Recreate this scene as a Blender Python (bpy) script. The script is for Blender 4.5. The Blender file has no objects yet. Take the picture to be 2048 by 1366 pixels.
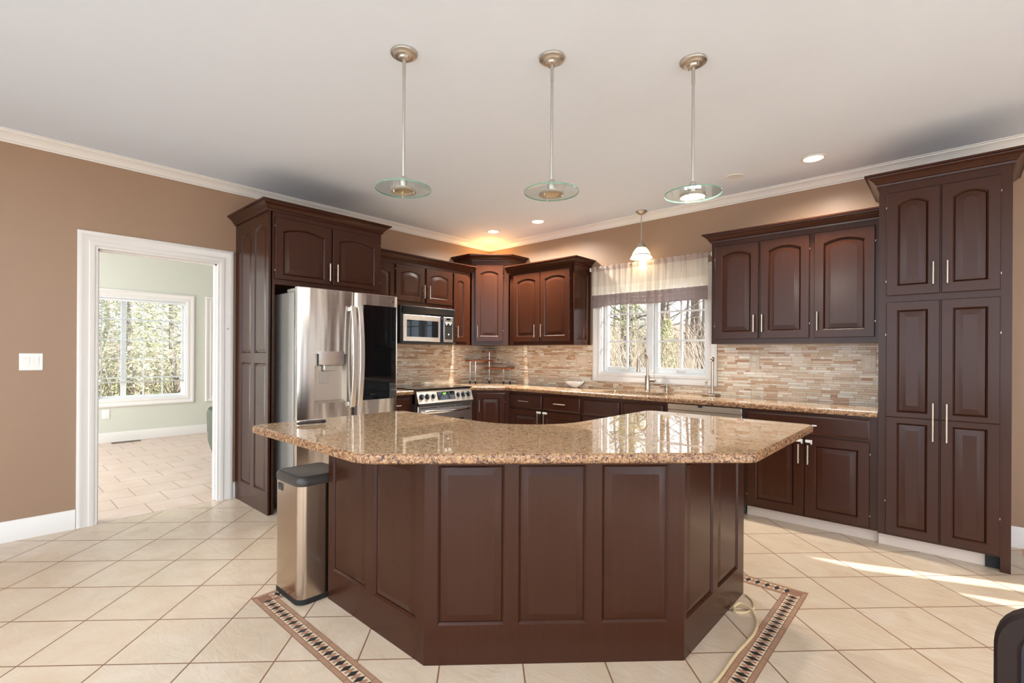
import bpy, bmesh, math, random
from mathutils import Vector, Matrix
PI = math.pi
sc = bpy.context.scene
COL = sc.collection

# ------------------------------------------------------------------ camera
cam_d = bpy.data.cameras.new('camera'); cam = bpy.data.objects.new('camera', cam_d); COL.objects.link(cam)
cam_d.sensor_fit = 'HORIZONTAL'; cam_d.sensor_width = 36.0
cam_d.lens = 970.29 / 2048 * 36.0
cam_d.shift_x = (1024 - 1008.01) / 2048
cam_d.shift_y = (708.89 - 683) / 2048
cam_d.clip_start = 0.02; cam_d.clip_end = 300
cam.matrix_world = (Matrix.Translation((4.7116, -4.7965, 1.2917)) @ Matrix.Rotation(0.7449, 4, 'Z')
                    @ Matrix.Rotation(PI/2, 4, 'X') @ Matrix.Rotation(0.0055, 4, 'Z'))
sc.camera = cam

# ------------------------------------------------------------------ view, world, sun, added fill lights
sc.view_settings.view_transform = 'Standard'; sc.view_settings.look = 'None'
sc.view_settings.gamma = 1.0; sc.view_settings.use_curve_mapping = False
sc.view_settings.exposure = -0.12
CEIL = 2.785
w = bpy.data.worlds.new('world'); sc.world = w; w.use_nodes = True
bg = w.node_tree.nodes['Background']; bg.inputs[0].default_value = (0.86, 0.93, 1.0, 1); bg.inputs[1].default_value = 3.0
sun_d = bpy.data.lights.new('sun', 'SUN'); sun = bpy.data.objects.new('sun', sun_d); COL.objects.link(sun)
sun_d.energy = 18.0; sun_d.angle = 0.009; sun_d.color = (1.0, 0.97, 0.92)
SAZ, SEL = math.radians(22.0), math.radians(32.0)
sdir = Vector((-math.cos(SAZ)*math.cos(SEL), -math.sin(SAZ)*math.cos(SEL), -math.sin(SEL)))
sun.rotation_euler = sdir.to_track_quat('-Z', 'Y').to_euler()

def area(name, loc, direction, sx, sy, power, color=(1, 1, 1), spread=PI):
    d = bpy.data.lights.new(name, 'AREA'); o = bpy.data.objects.new(name, d); COL.objects.link(o)
    d.shape = 'RECTANGLE'; d.size = sx; d.size_y = sy; d.energy = power; d.color = color; d.spread = spread
    o.location = loc; o.rotation_euler = Vector(direction).to_track_quat('-Z', 'Z').to_euler()
    return o
sc.cycles.use_light_tree = False
# invented fill lights: behind the camera, to its right, in the sunroom, overhead
area('added_fill_front', (4.4, -7.35, 1.35), (0, 1, -0.12), 7.0, 2.2, 66, (0.76, 0.88, 1.0))  # made-up window light from behind the camera
area('added_fill_right', (8.85, -4.3, 1.35), (-1, 0, -0.12), 5.0, 2.2, 96, (0.76, 0.88, 1.0))  # made-up window light from the unseen right side
area('added_fill_sunroom', (-2.2, -6.85, 1.4), (0, 1, 0), 3.4, 2.0, 190, (0.94, 0.97, 1.0))  # unseen fill added to brighten the sunroom
area('added_fill_overhead', (4.9, -5.6, 2.74), (0, 0, -1), 6.5, 2.4, 125, (0.76, 0.88, 1.0))  # top fill added out of view, no real fitting

# ------------------------------------------------------------------ helpers: colour and materials
def lin(c):
    c /= 255.0
    return c/12.92 if c <= 0.04045 else ((c+0.055)/1.055)**2.4
def rgb(r, g, b): return (lin(r), lin(g), lin(b), 1.0)

class NB:
    def __init__(s, name):
        s.m = bpy.data.materials.new(name); s.m.use_nodes = True
        s.nt = s.m.node_tree; s.bsdf = s.nt.nodes['Principled BSDF']; s.out = s.nt.nodes['Material Output']
    def node(s, t, **kw):
        n = s.nt.nodes.new(t)
        for k, v in kw.items(): setattr(n, k, v)
        return n
    def link(s, a, b): s.nt.links.new(a, b)
    def put(s, sock, v):
        if isinstance(v, bpy.types.NodeSocket): s.link(v, sock)
        else: sock.default_value = v
    def math(s, op, a, b=0.0, c=0.0):
        n = s.node('ShaderNodeMath', operation=op)
        s.put(n.inputs[0], a); s.put(n.inputs[1], b); s.put(n.inputs[2], c)
        return n.outputs[0]
    def mix(s, f, a, b, blend='MIX'):
        n = s.node('ShaderNodeMix', data_type='RGBA', blend_type=blend)
        s.put(n.inputs[0], f); s.put(n.inputs[6], a); s.put(n.inputs[7], b)
        return n.outputs[2]
    def ramp(s, f, stops, interp='LINEAR'):
        n = s.node('ShaderNodeValToRGB'); n.color_ramp.interpolation = interp
        e = n.color_ramp.elements
        while len(e) < len(stops): e.new(0.5)
        for i, (p, c) in enumerate(stops): e[i].position = p; e[i].color = c
        s.put(n.inputs[0], f); return n.outputs[0]
    def pos(s):
        g = s.node('ShaderNodeNewGeometry'); return g.outputs['Position']
    def xyz(s, v):
        n = s.node('ShaderNodeSeparateXYZ'); s.put(n.inputs[0], v); return n.outputs
    def comb(s, x, y, z=0.0):
        n = s.node('ShaderNodeCombineXYZ')
        for i, v in enumerate((x, y, z)): s.put(n.inputs[i], v)
        return n.outputs[0]
    def scale(s, v, sc_):
        n = s.node('ShaderNodeVectorMath', operation='MULTIPLY'); s.put(n.inputs[0], v); n.inputs[1].default_value = sc_
        return n.outputs[0]
    def noise(s, v, scale, detail=3.0, rough=0.5, dist=0.0):
        n = s.node('ShaderNodeTexNoise'); s.put(n.inputs['Vector'], v); n.inputs['Scale'].default_value = scale
        n.inputs['Detail'].default_value = detail; n.inputs['Roughness'].default_value = rough; n.inputs['Distortion'].default_value = dist
        return n.outputs[0]
    def voro(s, v, scale, feature='F1'):
        n = s.node('ShaderNodeTexVoronoi', feature=feature); s.put(n.inputs['Vector'], v); n.inputs['Scale'].default_value = scale
        return n
    def white(s, v):
        n = s.node('ShaderNodeTexWhiteNoise', noise_dimensions='3D'); s.put(n.inputs[0], v); return n.outputs[0]
    def bump(s, h, strength, dist=0.002):
        n = s.node('ShaderNodeBump'); s.put(n.inputs['Height'], h); n.inputs['Strength'].default_value = strength
        n.inputs['Distance'].default_value = dist; s.link(n.outputs[0], s.bsdf.inputs['Normal'])
    def set(s, color=None, rough=None, metal=None, spec=None, emit=None, estr=None, coat=None):
        b = s.bsdf.inputs
        if color is not None: s.put(b['Base Color'], color)
        if rough is not None: s.put(b['Roughness'], rough)
        if metal is not None: s.put(b['Metallic'], metal)
        if spec is not None: s.put(b['Specular IOR Level'], spec)
        if coat is not None: s.put(b['Coat Weight'], coat)
        if emit is not None: s.put(b['Emission Color'], emit); s.put(b['Emission Strength'], estr)
        return s

def plain(name, c, rough=0.5, metal=0.0, spec=0.5, var=0.04, scale=6.0):
    n = NB(name); t = n.noise(n.pos(), scale, 3)
    k = 1 - var; c = rgb(*c); d = tuple(x*(1-2*var) for x in c[:3]) + (1,)
    n.set(n.mix(t, c, d), rough, metal, spec); return n.m
def glow(name, c, strength):
    n = NB(name); n.set(rgb(*c), 0.5, emit=rgb(*c), estr=strength); n.m.cycles.emission_sampling = 'NONE'; return n.m

def mk_wood():
    n = NB('espresso_wood'); p = n.pos()
    g = n.noise(n.scale(p, (38, 38, 1.6)), 1.0, 5, 0.6, 0.4)
    g2 = n.noise(n.scale(p, (150, 150, 5)), 1.0, 3, 0.6)
    g3 = n.noise(p, 2.2, 2)
    c = n.ramp(g, [(0.3, rgb(58, 29, 16)), (0.5, rgb(60, 30, 17)), (0.72, rgb(63, 32, 18))])
    c = n.mix(n.math('MULTIPLY', g3, 0.25), c, rgb(50, 25, 14))
    n.set(c, n.math('MULTIPLY_ADD', g2, 0.03, 0.25), 0, 0.30)
    return n.m
def mk_granite():
    n = NB('granite'); p = n.pos()
    a = n.noise(n.scale(p, (1.0, 1.0, 1.0)), 16, 4, 0.6, 0.6)
    b = n.noise(p, 75, 4, 0.62, 0.8); d = n.noise(p, 150, 3, 0.6, 0.4); e = n.noise(p, 60, 3, 0.55, 1.2)
    c = n.ramp(b, [(0.30, rgb(112, 84, 62)), (0.43, rgb(168, 136, 104)), (0.53, rgb(196, 166, 132)), (0.70, rgb(216, 194, 162))])
    c = n.mix(n.math('MULTIPLY', a, 0.5), c, rgb(184, 146, 108))
    dark = n.ramp(e, [(0.0, (1, 1, 1, 1)), (0.335, (1, 1, 1, 1)), (0.40, (0, 0, 0, 1))])
    c = n.mix(n.math('MULTIPLY', dark, 0.75), c, rgb(78, 52, 42))
    dk2 = n.ramp(d, [(0.0, (1, 1, 1, 1)), (0.33, (1, 1, 1, 1)), (0.40, (0, 0, 0, 1))])
    c = n.mix(dk2, c, rgb(84, 60, 46))
    n.set(c, 0.018, 0, 0.75); return n.m
def mk_granite_edge():
    n = NB('granite_chiselled_edge'); p = n.pos()
    b = n.noise(p, 80, 4, 0.62, 1.2); e = n.noise(p, 55, 3, 0.6, 1.5)
    c = n.ramp(b, [(0.32, rgb(66, 42, 32)), (0.45, rgb(132, 94, 66)), (0.58, rgb(172, 134, 96)), (0.74, rgb(198, 166, 128))])
    dark = n.ramp(e, [(0.0, (1, 1, 1, 1)), (0.38, (1, 1, 1, 1)), (0.44, (0, 0, 0, 1))])
    c = n.mix(dark, c, rgb(62, 38, 36))
    n.set(c, 0.25, 0, 0.5); n.bump(n.noise(p, 70, 3), 0.5, 0.004); return n.m
def mk_tile():
    n = NB('diagonal_floor_tile'); p = n.pos(); x, y, z = n.xyz(p); q = 1/math.sqrt(2)
    S = n.math('DIVIDE', n.math('SUBTRACT', n.math('MULTIPLY', n.math('SUBTRACT', x, y), q), 4.31), 0.3435)
    T = n.math('DIVIDE', n.math('ADD', n.math('MULTIPLY', n.math('ADD', x, y), q), 1.625), 0.3465)
    fs, ft = n.math('FRACT', S), n.math('FRACT', T)
    cell = n.comb(n.math('FLOOR', S), n.math('FLOOR', T), 3.0); r = n.white(cell)
    ed = n.math('MINIMUM', n.math('MINIMUM', fs, n.math('SUBTRACT', 1.0, fs)), n.math('MINIMUM', ft, n.math('SUBTRACT', 1.0, ft)))
    grout = n.math('LESS_THAN', ed, 0.0095)
    off = n.node('ShaderNodeVectorMath', operation='ADD'); n.link(p, off.inputs[0])
    n.link(n.scale(n.comb(r, n.math('MULTIPLY', r, 7.0), 0.0), (9, 5, 1)), off.inputs[1])
    cl = n.noise(off.outputs[0], 5.0, 4, 0.6, 0.5); fine = n.noise(p, 70, 3, 0.6)
    c = n.ramp(cl, [(0.3, rgb(205, 182, 156)), (0.55, rgb(214, 195, 172)), (0.75, rgb(219, 203, 183))])
    c = n.mix(n.math('MULTIPLY', r, 0.45), c, rgb(206, 184, 156))
    c = n.mix(n.math('MULTIPLY', fine, 0.15), c, rgb(196, 165, 132))
    c = n.mix(grout, c, rgb(128, 92, 70))
    n.set(c, n.mix(grout, (0.2, 0.2, 0.2, 1), (0.9, 0.9, 0.9, 1)), 0, 0.45)
    st = n.noise(n.scale(off.outputs[0], (1, 2.2, 1)), 7, 5, 0.62, 1.2)
    h = n.math('SUBTRACT', n.math('MULTIPLY', st, 0.9), n.math('MULTIPLY', grout, 0.9))
    n.bump(h, 0.55, 0.006); return n.m
def mk_suntile():
    n = NB('brick_laid_floor_tile'); p = n.pos(); x, y, z = n.xyz(p)
    S = n.math('DIVIDE', n.math('ADD', x, 0.02), 0.34); row = n.math('FLOOR', S)
    par = n.math('MODULO', n.math('ABSOLUTE', row), 2.0)
    T = n.math('ADD', n.math('DIVIDE', n.math('ADD', y, 3.826), 0.357), n.math('MULTIPLY', n.math('SUBTRACT', par, 1.0), 0.5))
    fs, ft = n.math('FRACT', S), n.math('FRACT', T)
    r = n.white(n.comb(row, n.math('FLOOR', T), 1.0))
    ed = n.math('MINIMUM', n.math('MINIMUM', fs, n.math('SUBTRACT', 1.0, fs)), n.math('MINIMUM', ft, n.math('SUBTRACT', 1.0, ft)))
    grout = n.math('LESS_THAN', ed, 0.012)
    cl = n.noise(p, 4.0, 4, 0.6)
    c = n.ramp(cl, [(0.3, rgb(206, 178, 158)), (0.7, rgb(218, 198, 182))])
    c = n.mix(n.math('MULTIPLY', r, 0.5), c, rgb(204, 176, 156))
    c = n.mix(grout, c, rgb(150, 128, 112))
    n.set(c, 0.3, 0, 0.5); n.bump(n.math('SUBTRACT', n.noise(p, 12, 3), grout), 0.15, 0.003); return n.m
def mk_splash():
    n = NB('strip_mosaic_tile'); p = n.pos(); x, y, z = n.xyz(p); u = n.math('SUBTRACT', x, y)
    per = 0.056; zz = n.math('DIVIDE', z, per); base = n.math('FLOOR', zz); f = n.math('FRACT', zz)
    # each course of 56 mm: one 22 mm row, one 12 mm row and one 22 mm row
    a1 = n.math('GREATER_THAN', f, 0.40); a2 = n.math('GREATER_THAN', f, 0.615)
    row = n.math('ADD', n.math('MULTIPLY', base, 3.0), n.math('ADD', a1, a2))
    d0 = n.math('MINIMUM', f, n.math('SUBTRACT', 1.0, f))
    d1 = n.math('ABSOLUTE', n.math('SUBTRACT', f, 0.40)); d2 = n.math('ABSOLUTE', n.math('SUBTRACT', f, 0.615))
    dz = n.math('MULTIPLY', n.math('MINIMUM', d0, n.math('MINIMUM', d1, d2)), per)
    r1 = n.white(n.comb(row, 3.7, 1.1))
    width = n.math('MULTIPLY_ADD', r1, 0.06, 0.095)
    U = n.math('ADD', n.math('DIVIDE', u, width), n.math('MULTIPLY', r1, 17.3))
    col0 = n.math('FLOOR', U); fu = n.math('FRACT', U)
    # some tiles are cut in two at a random place
    cut = n.math('MULTIPLY_ADD', n.white(n.comb(row, col0, 9.2)), 0.5, 0.25)
    side = n.math('GREATER_THAN', fu, cut)
    du = n.math('MULTIPLY', n.math('MINIMUM', n.math('MINIMUM', fu, n.math('SUBTRACT', 1.0, fu)), n.math('ABSOLUTE', n.math('SUBTRACT', fu, cut))), width)
    has = n.math('GREATER_THAN', n.white(n.comb(row, col0, 4.4)), 0.55)
    du_plain = n.math('MULTIPLY', n.math('MINIMUM', fu, n.math('SUBTRACT', 1.0, fu)), width)
    dd = n.math('ADD', n.math('MULTIPLY', has, du), n.math('MULTIPLY', n.math('SUBTRACT', 1.0, has), du_plain))
    cell = n.comb(row, n.math('ADD', col0, n.math('MULTIPLY', n.math('MULTIPLY', side, has), 0.5)), 2.0)
    r = n.white(cell); r3 = n.white(n.scale(cell, (1.7, 2.3, 3.1)))
    grout = n.math('LESS_THAN', n.math('MINIMUM', dz, dd), 0.0011)
    c = n.ramp(r, [(0.0, rgb(222, 194, 165)), (0.22, rgb(241, 224, 201)), (0.42, rgb(228, 205, 177)), (0.62, rgb(246, 237, 218)),
                   (0.76, rgb(203, 163, 129)), (0.88, rgb(232, 211, 186)), (0.95, rgb(184, 139, 105))], 'CONSTANT')
    c = n.mix(n.math('MULTIPLY', n.noise(p, 130, 3), 0.25), c, rgb(190, 160, 128))
    c = n.mix(grout, c, rgb(150, 122, 98))
    glass = n.math('GREATER_THAN', r3, 0.5)
    ro = n.math('MULTIPLY_ADD', glass, -0.34, 0.45)
    n.set(c, ro, 0, 0.5); n.bump(n.math('SUBTRACT', n.math('MULTIPLY', r3, 0.3), grout), 0.25, 0.002); return n.m
def mk_steel(name, c=(186, 180, 174), rough=0.2, wav=0.0, sx=(3, 3, 0.5)):
    n = NB(name); p = n.pos()
    br = n.noise(n.scale(p, (3, 3, 260)), 1.0, 2)
    n.set(rgb(*c), n.math('MULTIPLY_ADD', br, 0.06, rough), 1.0)
    if wav: n.bump(n.noise(n.scale(p, sx), 1.0, 1.5, 0.4), wav, 0.02)
    return n.m
def mk_glass(name, tint=(1, 1, 1), refl=0.07):
    n = NB(name); nt = n.nt; nt.nodes.remove(n.bsdf)
    t = n.node('ShaderNodeBsdfTransparent'); t.inputs[0].default_value = (*tint, 1)
    g = n.node('ShaderNodeBsdfGlossy'); g.inputs['Roughness'].default_value = 0.01
    lw = n.node('ShaderNodeLayerWeight'); lw.inputs[0].default_value = 0.5
    mx = n.node('ShaderNodeMixShader'); n.put(mx.inputs[0], n.math('MULTIPLY_ADD', n.math('POWER', lw.outputs['Facing'], 5.0), 0.7, refl*0.5))
    n.link(t.outputs[0], mx.inputs[1]); n.link(g.outputs[0], mx.inputs[2]); n.link(mx.outputs[0], n.out.inputs[0])
    return n.m
def mk_sheer():
    n = NB('sheer_banded_fabric'); x, y, z = n.xyz(n.pos())
    wv = n.noise(n.comb(n.math('MULTIPLY', x, 420.0), 0.0, n.math('MULTIPLY', z, 420.0)), 1.0, 2)
    f = n.math('DIVIDE', n.math('SUBTRACT', z, 1.80), 0.48)
    c = n.ramp(f, [(0.0, rgb(146, 130, 128)), (0.33, rgb(250, 244, 230)), (0.53, rgb(238, 229, 216)), (0.88, rgb(208, 190, 182))], 'CONSTANT')
    c = n.mix(n.math('MULTIPLY', wv, 0.12), c, rgb(160, 146, 138))
    n.set(c, 0.8, 0, 0.2)
    tr = n.node('ShaderNodeBsdfTranslucent'); n.link(c, tr.inputs[0])
    tp = n.node('ShaderNodeBsdfTransparent')
    m1 = n.node('ShaderNodeMixShader'); m1.inputs[0].default_value = 0.45
    n.link(n.bsdf.outputs[0], m1.inputs[1]); n.link(tr.outputs[0], m1.inputs[2])
    m2 = n.node('ShaderNodeMixShader'); n.put(m2.inputs[0], n.ramp(f, [(0.0, (0.02, 0.02, 0.02, 1)), (0.33, (0.08, 0.08, 0.08, 1)), (0.88, (0.03, 0.03, 0.03, 1))], 'CONSTANT'))
    n.link(m1.outputs[0], m2.inputs[1]); n.link(tp.outputs[0], m2.inputs[2]); n.link(m2.outputs[0], n.out.inputs[0])
    return n.m

WOOD = mk_wood(); GRAN = mk_granite(); GEDGE = mk_granite_edge(); TILE = mk_tile(); SUNTILE = mk_suntile(); SPLASH = mk_splash()
STEEL = mk_steel('brushed_steel'); FRIDGE = mk_steel('fridge_steel', (218, 212, 205), 0.18, 0.55, (5.0, 8.0, 0.8))
NICKEL = mk_steel('satin_nickel', (188, 174, 158), 0.26); PNICK = mk_steel('pendant_nickel', (196, 190, 182), 0.36)
CHROME = mk_steel('chrome', (215, 215, 215), 0.08)
FSIDE = plain('fridge_side_grey', (176, 172, 164), 0.4, 0.3)
WHITE = plain('white_trim_paint', (232, 226, 219), 0.35, var=0.01); VINYL = plain('white_vinyl', (232, 233, 232), 0.35, var=0.01)
CEILM = plain('ceiling_paint', (228, 237, 250), 0.8, spec=0.2, var=0.01)
TAN = plain('tan_wall_paint', (158, 128, 104), 0.42, spec=0.35, var=0.02, scale=1.5)
SAGE = plain('sage_wall_paint', (212, 212, 198), 0.5, var=0.01)
CREAM = plain('cream_toe_paint', (226, 208, 194), 0.5); PLATE = plain('beige_cover_plate', (214, 192, 168), 0.35, var=0.01)
SWITCH = plain('white_plastic', (238, 236, 230), 0.35, var=0.01)
BLACK = plain('black_plastic', (28, 27, 28), 0.35); BGLASS = plain('black_glass', (14, 16, 17), 0.03, 0, 0.6, var=0.0)
DGREY = plain('dark_grey_plastic', (62, 57, 54), 0.38); RUBBER = plain('black_rubber', (22, 20, 20), 0.6)
GLASS = mk_glass('window_glass'); DISC = mk_glass('pendant_glass', (0.95, 0.975, 0.96), 0.05)
GREEN = plain('green_glass_edge', (104, 146, 126), 0.1, 0, 0.6)
SHEER = mk_sheer(); OPAL = glow('lit_opal_glass', (255, 238, 200), 2.2); BULB = glow('lit_bulb', (255, 244, 222), 14.0)
UNLIT = plain('unlit_reflector', (205, 188, 150), 0.25, 0.6); LED = glow('green_led', (120, 220, 60), 1.5)
LEATHER = plain('black_leather', (30, 30, 38), 0.3, 0, 0.5); DWOOD = plain('dark_chair_wood', (34, 22, 18), 0.5, spec=0.25)
GREENF = plain('green_velvet', (104, 108, 94), 0.85, 0, 0.2, var=0.15, scale=30); SHELFW = plain('reddish_shelf_wood', (168, 92, 44), 0.4, var=0.12, scale=25)
TUBE = plain('clear_yellowed_tubing', (218, 192, 150), 0.2); BOWLM = plain('milk_glass', (244, 242, 236), 0.15, var=0.0)
OAK = plain('orange_oak_floor', (198, 128, 60), 0.3, var=0.12, scale=9); BRONZE = plain('brown_vent_metal', (120, 104, 86), 0.4, 0.4)
KNIFE = plain('dark_horn', (58, 46, 42), 0.35)
MDARK = plain('mosaic_green_black', (44, 48, 46), 0.4); MROSE = plain('mosaic_rose', (176, 132, 106), 0.4, var=0.1, scale=40)
MCREAM = plain('mosaic_cream', (224, 200, 170), 0.4); MBROWN = plain('mosaic_brown_strip', (178, 138, 110), 0.4, var=0.12, scale=30)
MGROUT = plain('mosaic_grout', (146, 104, 82), 0.9)
BARK = plain('bark', (124, 113, 102), 0.9, var=0.3, scale=8); BRUSH = plain('dry_brush', (156, 142, 126), 0.9, var=0.2, scale=3)
LEAF = plain('leaf_litter', (168, 152, 134), 0.95, var=0.25, scale=2.0); EVER = plain('evergreen_leaf', (204, 206, 158), 0.8, var=0.3, scale=4)

# ------------------------------------------------------------------ helpers: geometry
class MB:
    def __init__(s): s.v = []; s.f = []; s.mi = []; s.T = None; s.cur = 0
    def frame(s, o=None, u=None, v=None, w=None):
        if o is None: s.T = None
        else:
            o, u, v, w = Vector(o), Vector(u), Vector(v), Vector(w)
            s.T = lambda p: o + u*p[0] + v*p[1] + w*p[2]
        return s
    def pt(s, p):
        s.v.append(tuple(s.T(p)) if s.T else tuple(p)); return len(s.v)-1
    def face(s, idx): s.f.append(tuple(idx)); s.mi.append(s.cur)
    def poly(s, pts): s.face([s.pt(p) for p in pts])
    def loft(s, rings, caps=(True, True), closed=True):
        R = [[s.pt(p) for p in r] for r in rings]; n = len(R[0])
        for a, b in zip(R, R[1:]):
            for i in range(n if closed else n-1):
                j = (i+1) % n; s.face((a[i], a[j], b[j], b[i]))
        if caps[0]: s.face(R[0][::-1])
        if caps[1]: s.face(R[-1])
        return s
    def box(s, x0, x1, y0, y1, z0, z1, b=0.0):
        if b <= 0: return s.loft([[(x0, y0, z), (x1, y0, z), (x1, y1, z), (x0, y1, z)] for z in (z0, z1)])
        def ring(i, z):
            return [(x0+b, y0+i, z), (x1-b, y0+i, z), (x1-i, y0+b, z), (x1-i, y1-b, z), (x1-b, y1-i, z), (x0+b, y1-i, z), (x0+i, y1-b, z), (x0+i, y0+b, z)]
        return s.loft([ring(b*0.9, z0), ring(0, z0+b), ring(0, z1-b), ring(b*0.9, z1)])
    def prism(s, poly, z0, z1): return s.loft([[(x, y, z) for x, y in poly] for z in (z0, z1)])
    def slab(s, poly, prof): return s.loft([[(x, y, z) for x, y in inset(poly, d)] for d, z in prof])
    def tube(s, path, r, n=10, caps=True):
        P = [Vector(p) for p in path]; rr = r if isinstance(r, (list, tuple)) else [r]*len(P)
        t = (P[1]-P[0]).normalized(); a = t.orthogonal().normalized(); rings = []
        for i, p in enumerate(P):
            d = (P[min(i+1, len(P)-1)]-P[max(i-1, 0)]).normalized()
            a = (a - d*a.dot(d)).normalized(); b = d.cross(a)
            rings.append([tuple(p + (a*math.cos(2*PI*k/n) + b*math.sin(2*PI*k/n))*rr[i]) for k in range(n)])
        return s.loft(rings, (caps, caps))
    def cyl(s, a, b, r, n=16): return s.tube([a, b], r, n)
    def lathe(s, c, prof, n=28, caps=(True, True)):
        return s.loft([[(c[0]+r*math.cos(2*PI*k/n), c[1]+r*math.sin(2*PI*k/n), c[2]+z) for k in range(n)] for r, z in prof], caps)
    def ball(s, c, r, n=12):
        return s.lathe(c, [(r*math.sin(PI*i/8), -r*math.cos(PI*i/8)) for i in range(1, 8)], n)
    def sweep(s, prof, path):
        # prof: (out, z), out to the right of the path's direction
        P = [Vector((p[0], p[1])) for p in path]; rings = []
        for i, p in enumerate(P):
            ns = []
            if i > 0: d = (p-P[i-1]).normalized(); ns.append(Vector((d.y, -d.x)))
            if i < len(P)-1: d = (P[i+1]-p).normalized(); ns.append(Vector((d.y, -d.x)))
            m = sum(ns, Vector((0, 0))).normalized(); m = m / max(0.3, m.dot(ns[0]))
            rings.append([(p.x+m.x*o, p.y+m.y*o, z) for o, z in prof])
        return s.loft(rings)

def inset(poly, d):
    if abs(d) < 1e-9: return list(poly)
    n = len(poly); A = sum(poly[i][0]*poly[(i+1) % n][1]-poly[(i+1) % n][0]*poly[i][1] for i in range(n)); sg = 1 if A > 0 else -1
    out = []
    for i in range(n):
        p0, p, p1 = Vector(poly[i-1]), Vector(poly[i]), Vector(poly[(i+1) % n])
        a = (p-p0).normalized(); b = (p1-p).normalized()
        na, nb = Vector((-a.y, a.x))*sg, Vector((-b.y, b.x))*sg
        m = (na+nb).normalized(); m = m/max(0.35, m.dot(na)); q = p+m*d; out.append((q.x, q.y))
    return out
def fillet(pts, k=6):
    # pts: (x, y, r)
    out = []; n = len(pts)
    for i in range(n):
        p0, p, p1 = Vector(pts[i-1][:2]), Vector(pts[i][:2]), Vector(pts[(i+1) % n][:2]); r = pts[i][2]
        if r <= 0: out.append((p.x, p.y)); continue
        a = (p0-p).normalized(); b = (p1-p).normalized(); ang = a.angle(b); t = r/math.tan(ang/2)
        s_, e_ = p+a*t, p+b*t; c = p+(a+b).normalized()*(r/math.sin(ang/2))
        v0, v1 = s_-c, e_-c; th = v0.angle_signed(v1)
        kk = max(3, int(k*(1 if r < 0.2 else 2.5)))
        for j in range(kk+1):
            f = -th*j/kk; out.append((c.x+v0.x*math.cos(f)-v0.y*math.sin(f), c.y+v0.x*math.sin(f)+v0.y*math.cos(f)))
    return out

ORG = {}
def link(name, mb, mats, origin=None, sharp=35):
    me = bpy.data.meshes.new(name)
    o = Vector(origin) if origin is not None else Vector((0, 0, 0))
    me.from_pydata([tuple(Vector(p)-o) for p in mb.v], [], mb.f)
    for m in (mats if isinstance(mats, (list, tuple)) else [mats]): me.materials.append(m)
    me.polygons.foreach_set('material_index', mb.mi)
    bm = bmesh.new(); bm.from_mesh(me); bmesh.ops.recalc_face_normals(bm, faces=bm.faces); bm.to_mesh(me); bm.free()
    if sharp:
        me.polygons.foreach_set('use_smooth', [True]*len(me.polygons)); me.set_sharp_from_angle(angle=math.radians(sharp))
    ob = bpy.data.objects.new(name, me); COL.objects.link(ob)
    return ob
def tag(o, label=None, cat=None, group=None, kind=None):
    if label: o['label'] = label
    if cat: o['category'] = cat
    if group: o['group'] = group
    if kind: o['kind'] = kind
    return o
def thing(name, label, cat, loc=(0, 0, 0), group=None):
    o = bpy.data.objects.new(name, None); COL.objects.link(o); o.location = loc; o.empty_display_size = 0.05
    ORG[o.name] = Vector(loc); return tag(o, label, cat, group)
def part(name, mb, mats, parent, label=None, kind=None, sharp=35):
    og = ORG[parent.name]; ob = link(name, mb, mats, og, sharp); ob.parent = parent; ORG[ob.name] = og
    if label: ob['label'] = label
    if kind: ob['kind'] = kind
    return ob
def solo(name, mb, mats, label, cat, group=None, kind=None, sharp=35):
    xs, ys, zs = zip(*mb.v); og = ((min(xs)+max(xs))/2, (min(ys)+max(ys))/2, min(zs))
    ob = link(name, mb, mats, og, sharp); ob.location = og; ORG[ob.name] = Vector(og)
    return tag(ob, label, cat, group, kind)
def struct(name, mb, mats, parent=None, sharp=35, label=None, cat=None):
    if parent is not None: return part(name, mb, mats, parent, sharp=sharp)
    ob = link(name, mb, mats, None, sharp); ob['kind'] = 'structure'; ORG[ob.name] = Vector((0, 0, 0))
    return tag(ob, label, cat)
def copy_thing(root, loc, label, group=None):
    r = root.copy(); COL.objects.link(r); r.location = loc; r['label'] = label; ORG[r.name] = Vector(loc)
    def rec(src, dst):
        for ch in list(src.children):
            c = ch.copy(); COL.objects.link(c); c.parent = dst; ORG[c.name] = ORG[dst.name]; rec(ch, c)
    rec(root, r); return r
# frames for faces: origin, u (right as seen), w (out of the face)
def fr(o, u, w): return (Vector(o), Vector(u), Vector((0, 0, 1)), Vector(w))
def ring_rect(u0, u1, v0, v1, wv, arch=0.0, k=10):
    r = [(u0+(u1-u0)*i/k, v0, wv) for i in range(k+1)]
    r += [(u1-(u1-u0)*i/k, v1+arch*(1-(2*i/k-1)**2), wv) for i in range(k+1)]
    return r
def cell(mb, c, o, arch=0.0, T=0.02, rec=0.0105, bev=0.036, raised=True, edge=True):
    """frame face with one opening and its raised panel; c = cell rectangle, o = opening rectangle (v1 at the sides of the arch)"""
    e = 0.003 if edge else 0.0
    R = [ring_rect(*c, T-0.011), ring_rect(*c, T-e), ring_rect(c[0]+e, c[1]-e, c[2]+e, c[3]-e, T)]
    def op(i, wv): return ring_rect(o[0]+i, o[1]-i, o[2]+i, o[3]-i, wv, arch)
    R += [op(0, T), op(0.004, T-0.004), op(0.009, T-rec), op(0.012, T-rec)]
    if raised: R += [op(0.012+bev, T-0.0015), op(0.0145+bev, T-0.0015)]
    mb.loft(R, (False, True))
def handle_mb(mb, a, b, out, r=0.0058, stand=0.03):
    a, b, out = Vector(a), Vector(b), Vector(out); A, B = a+out*stand, b+out*stand
    mb.tube([A, B], r, 10)
    for t in (0.14, 0.86):
        p = a.lerp(b, t); mb.tube([p-out*0.001, p+out*stand], r*0.75, 8)
    return mb
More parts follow.
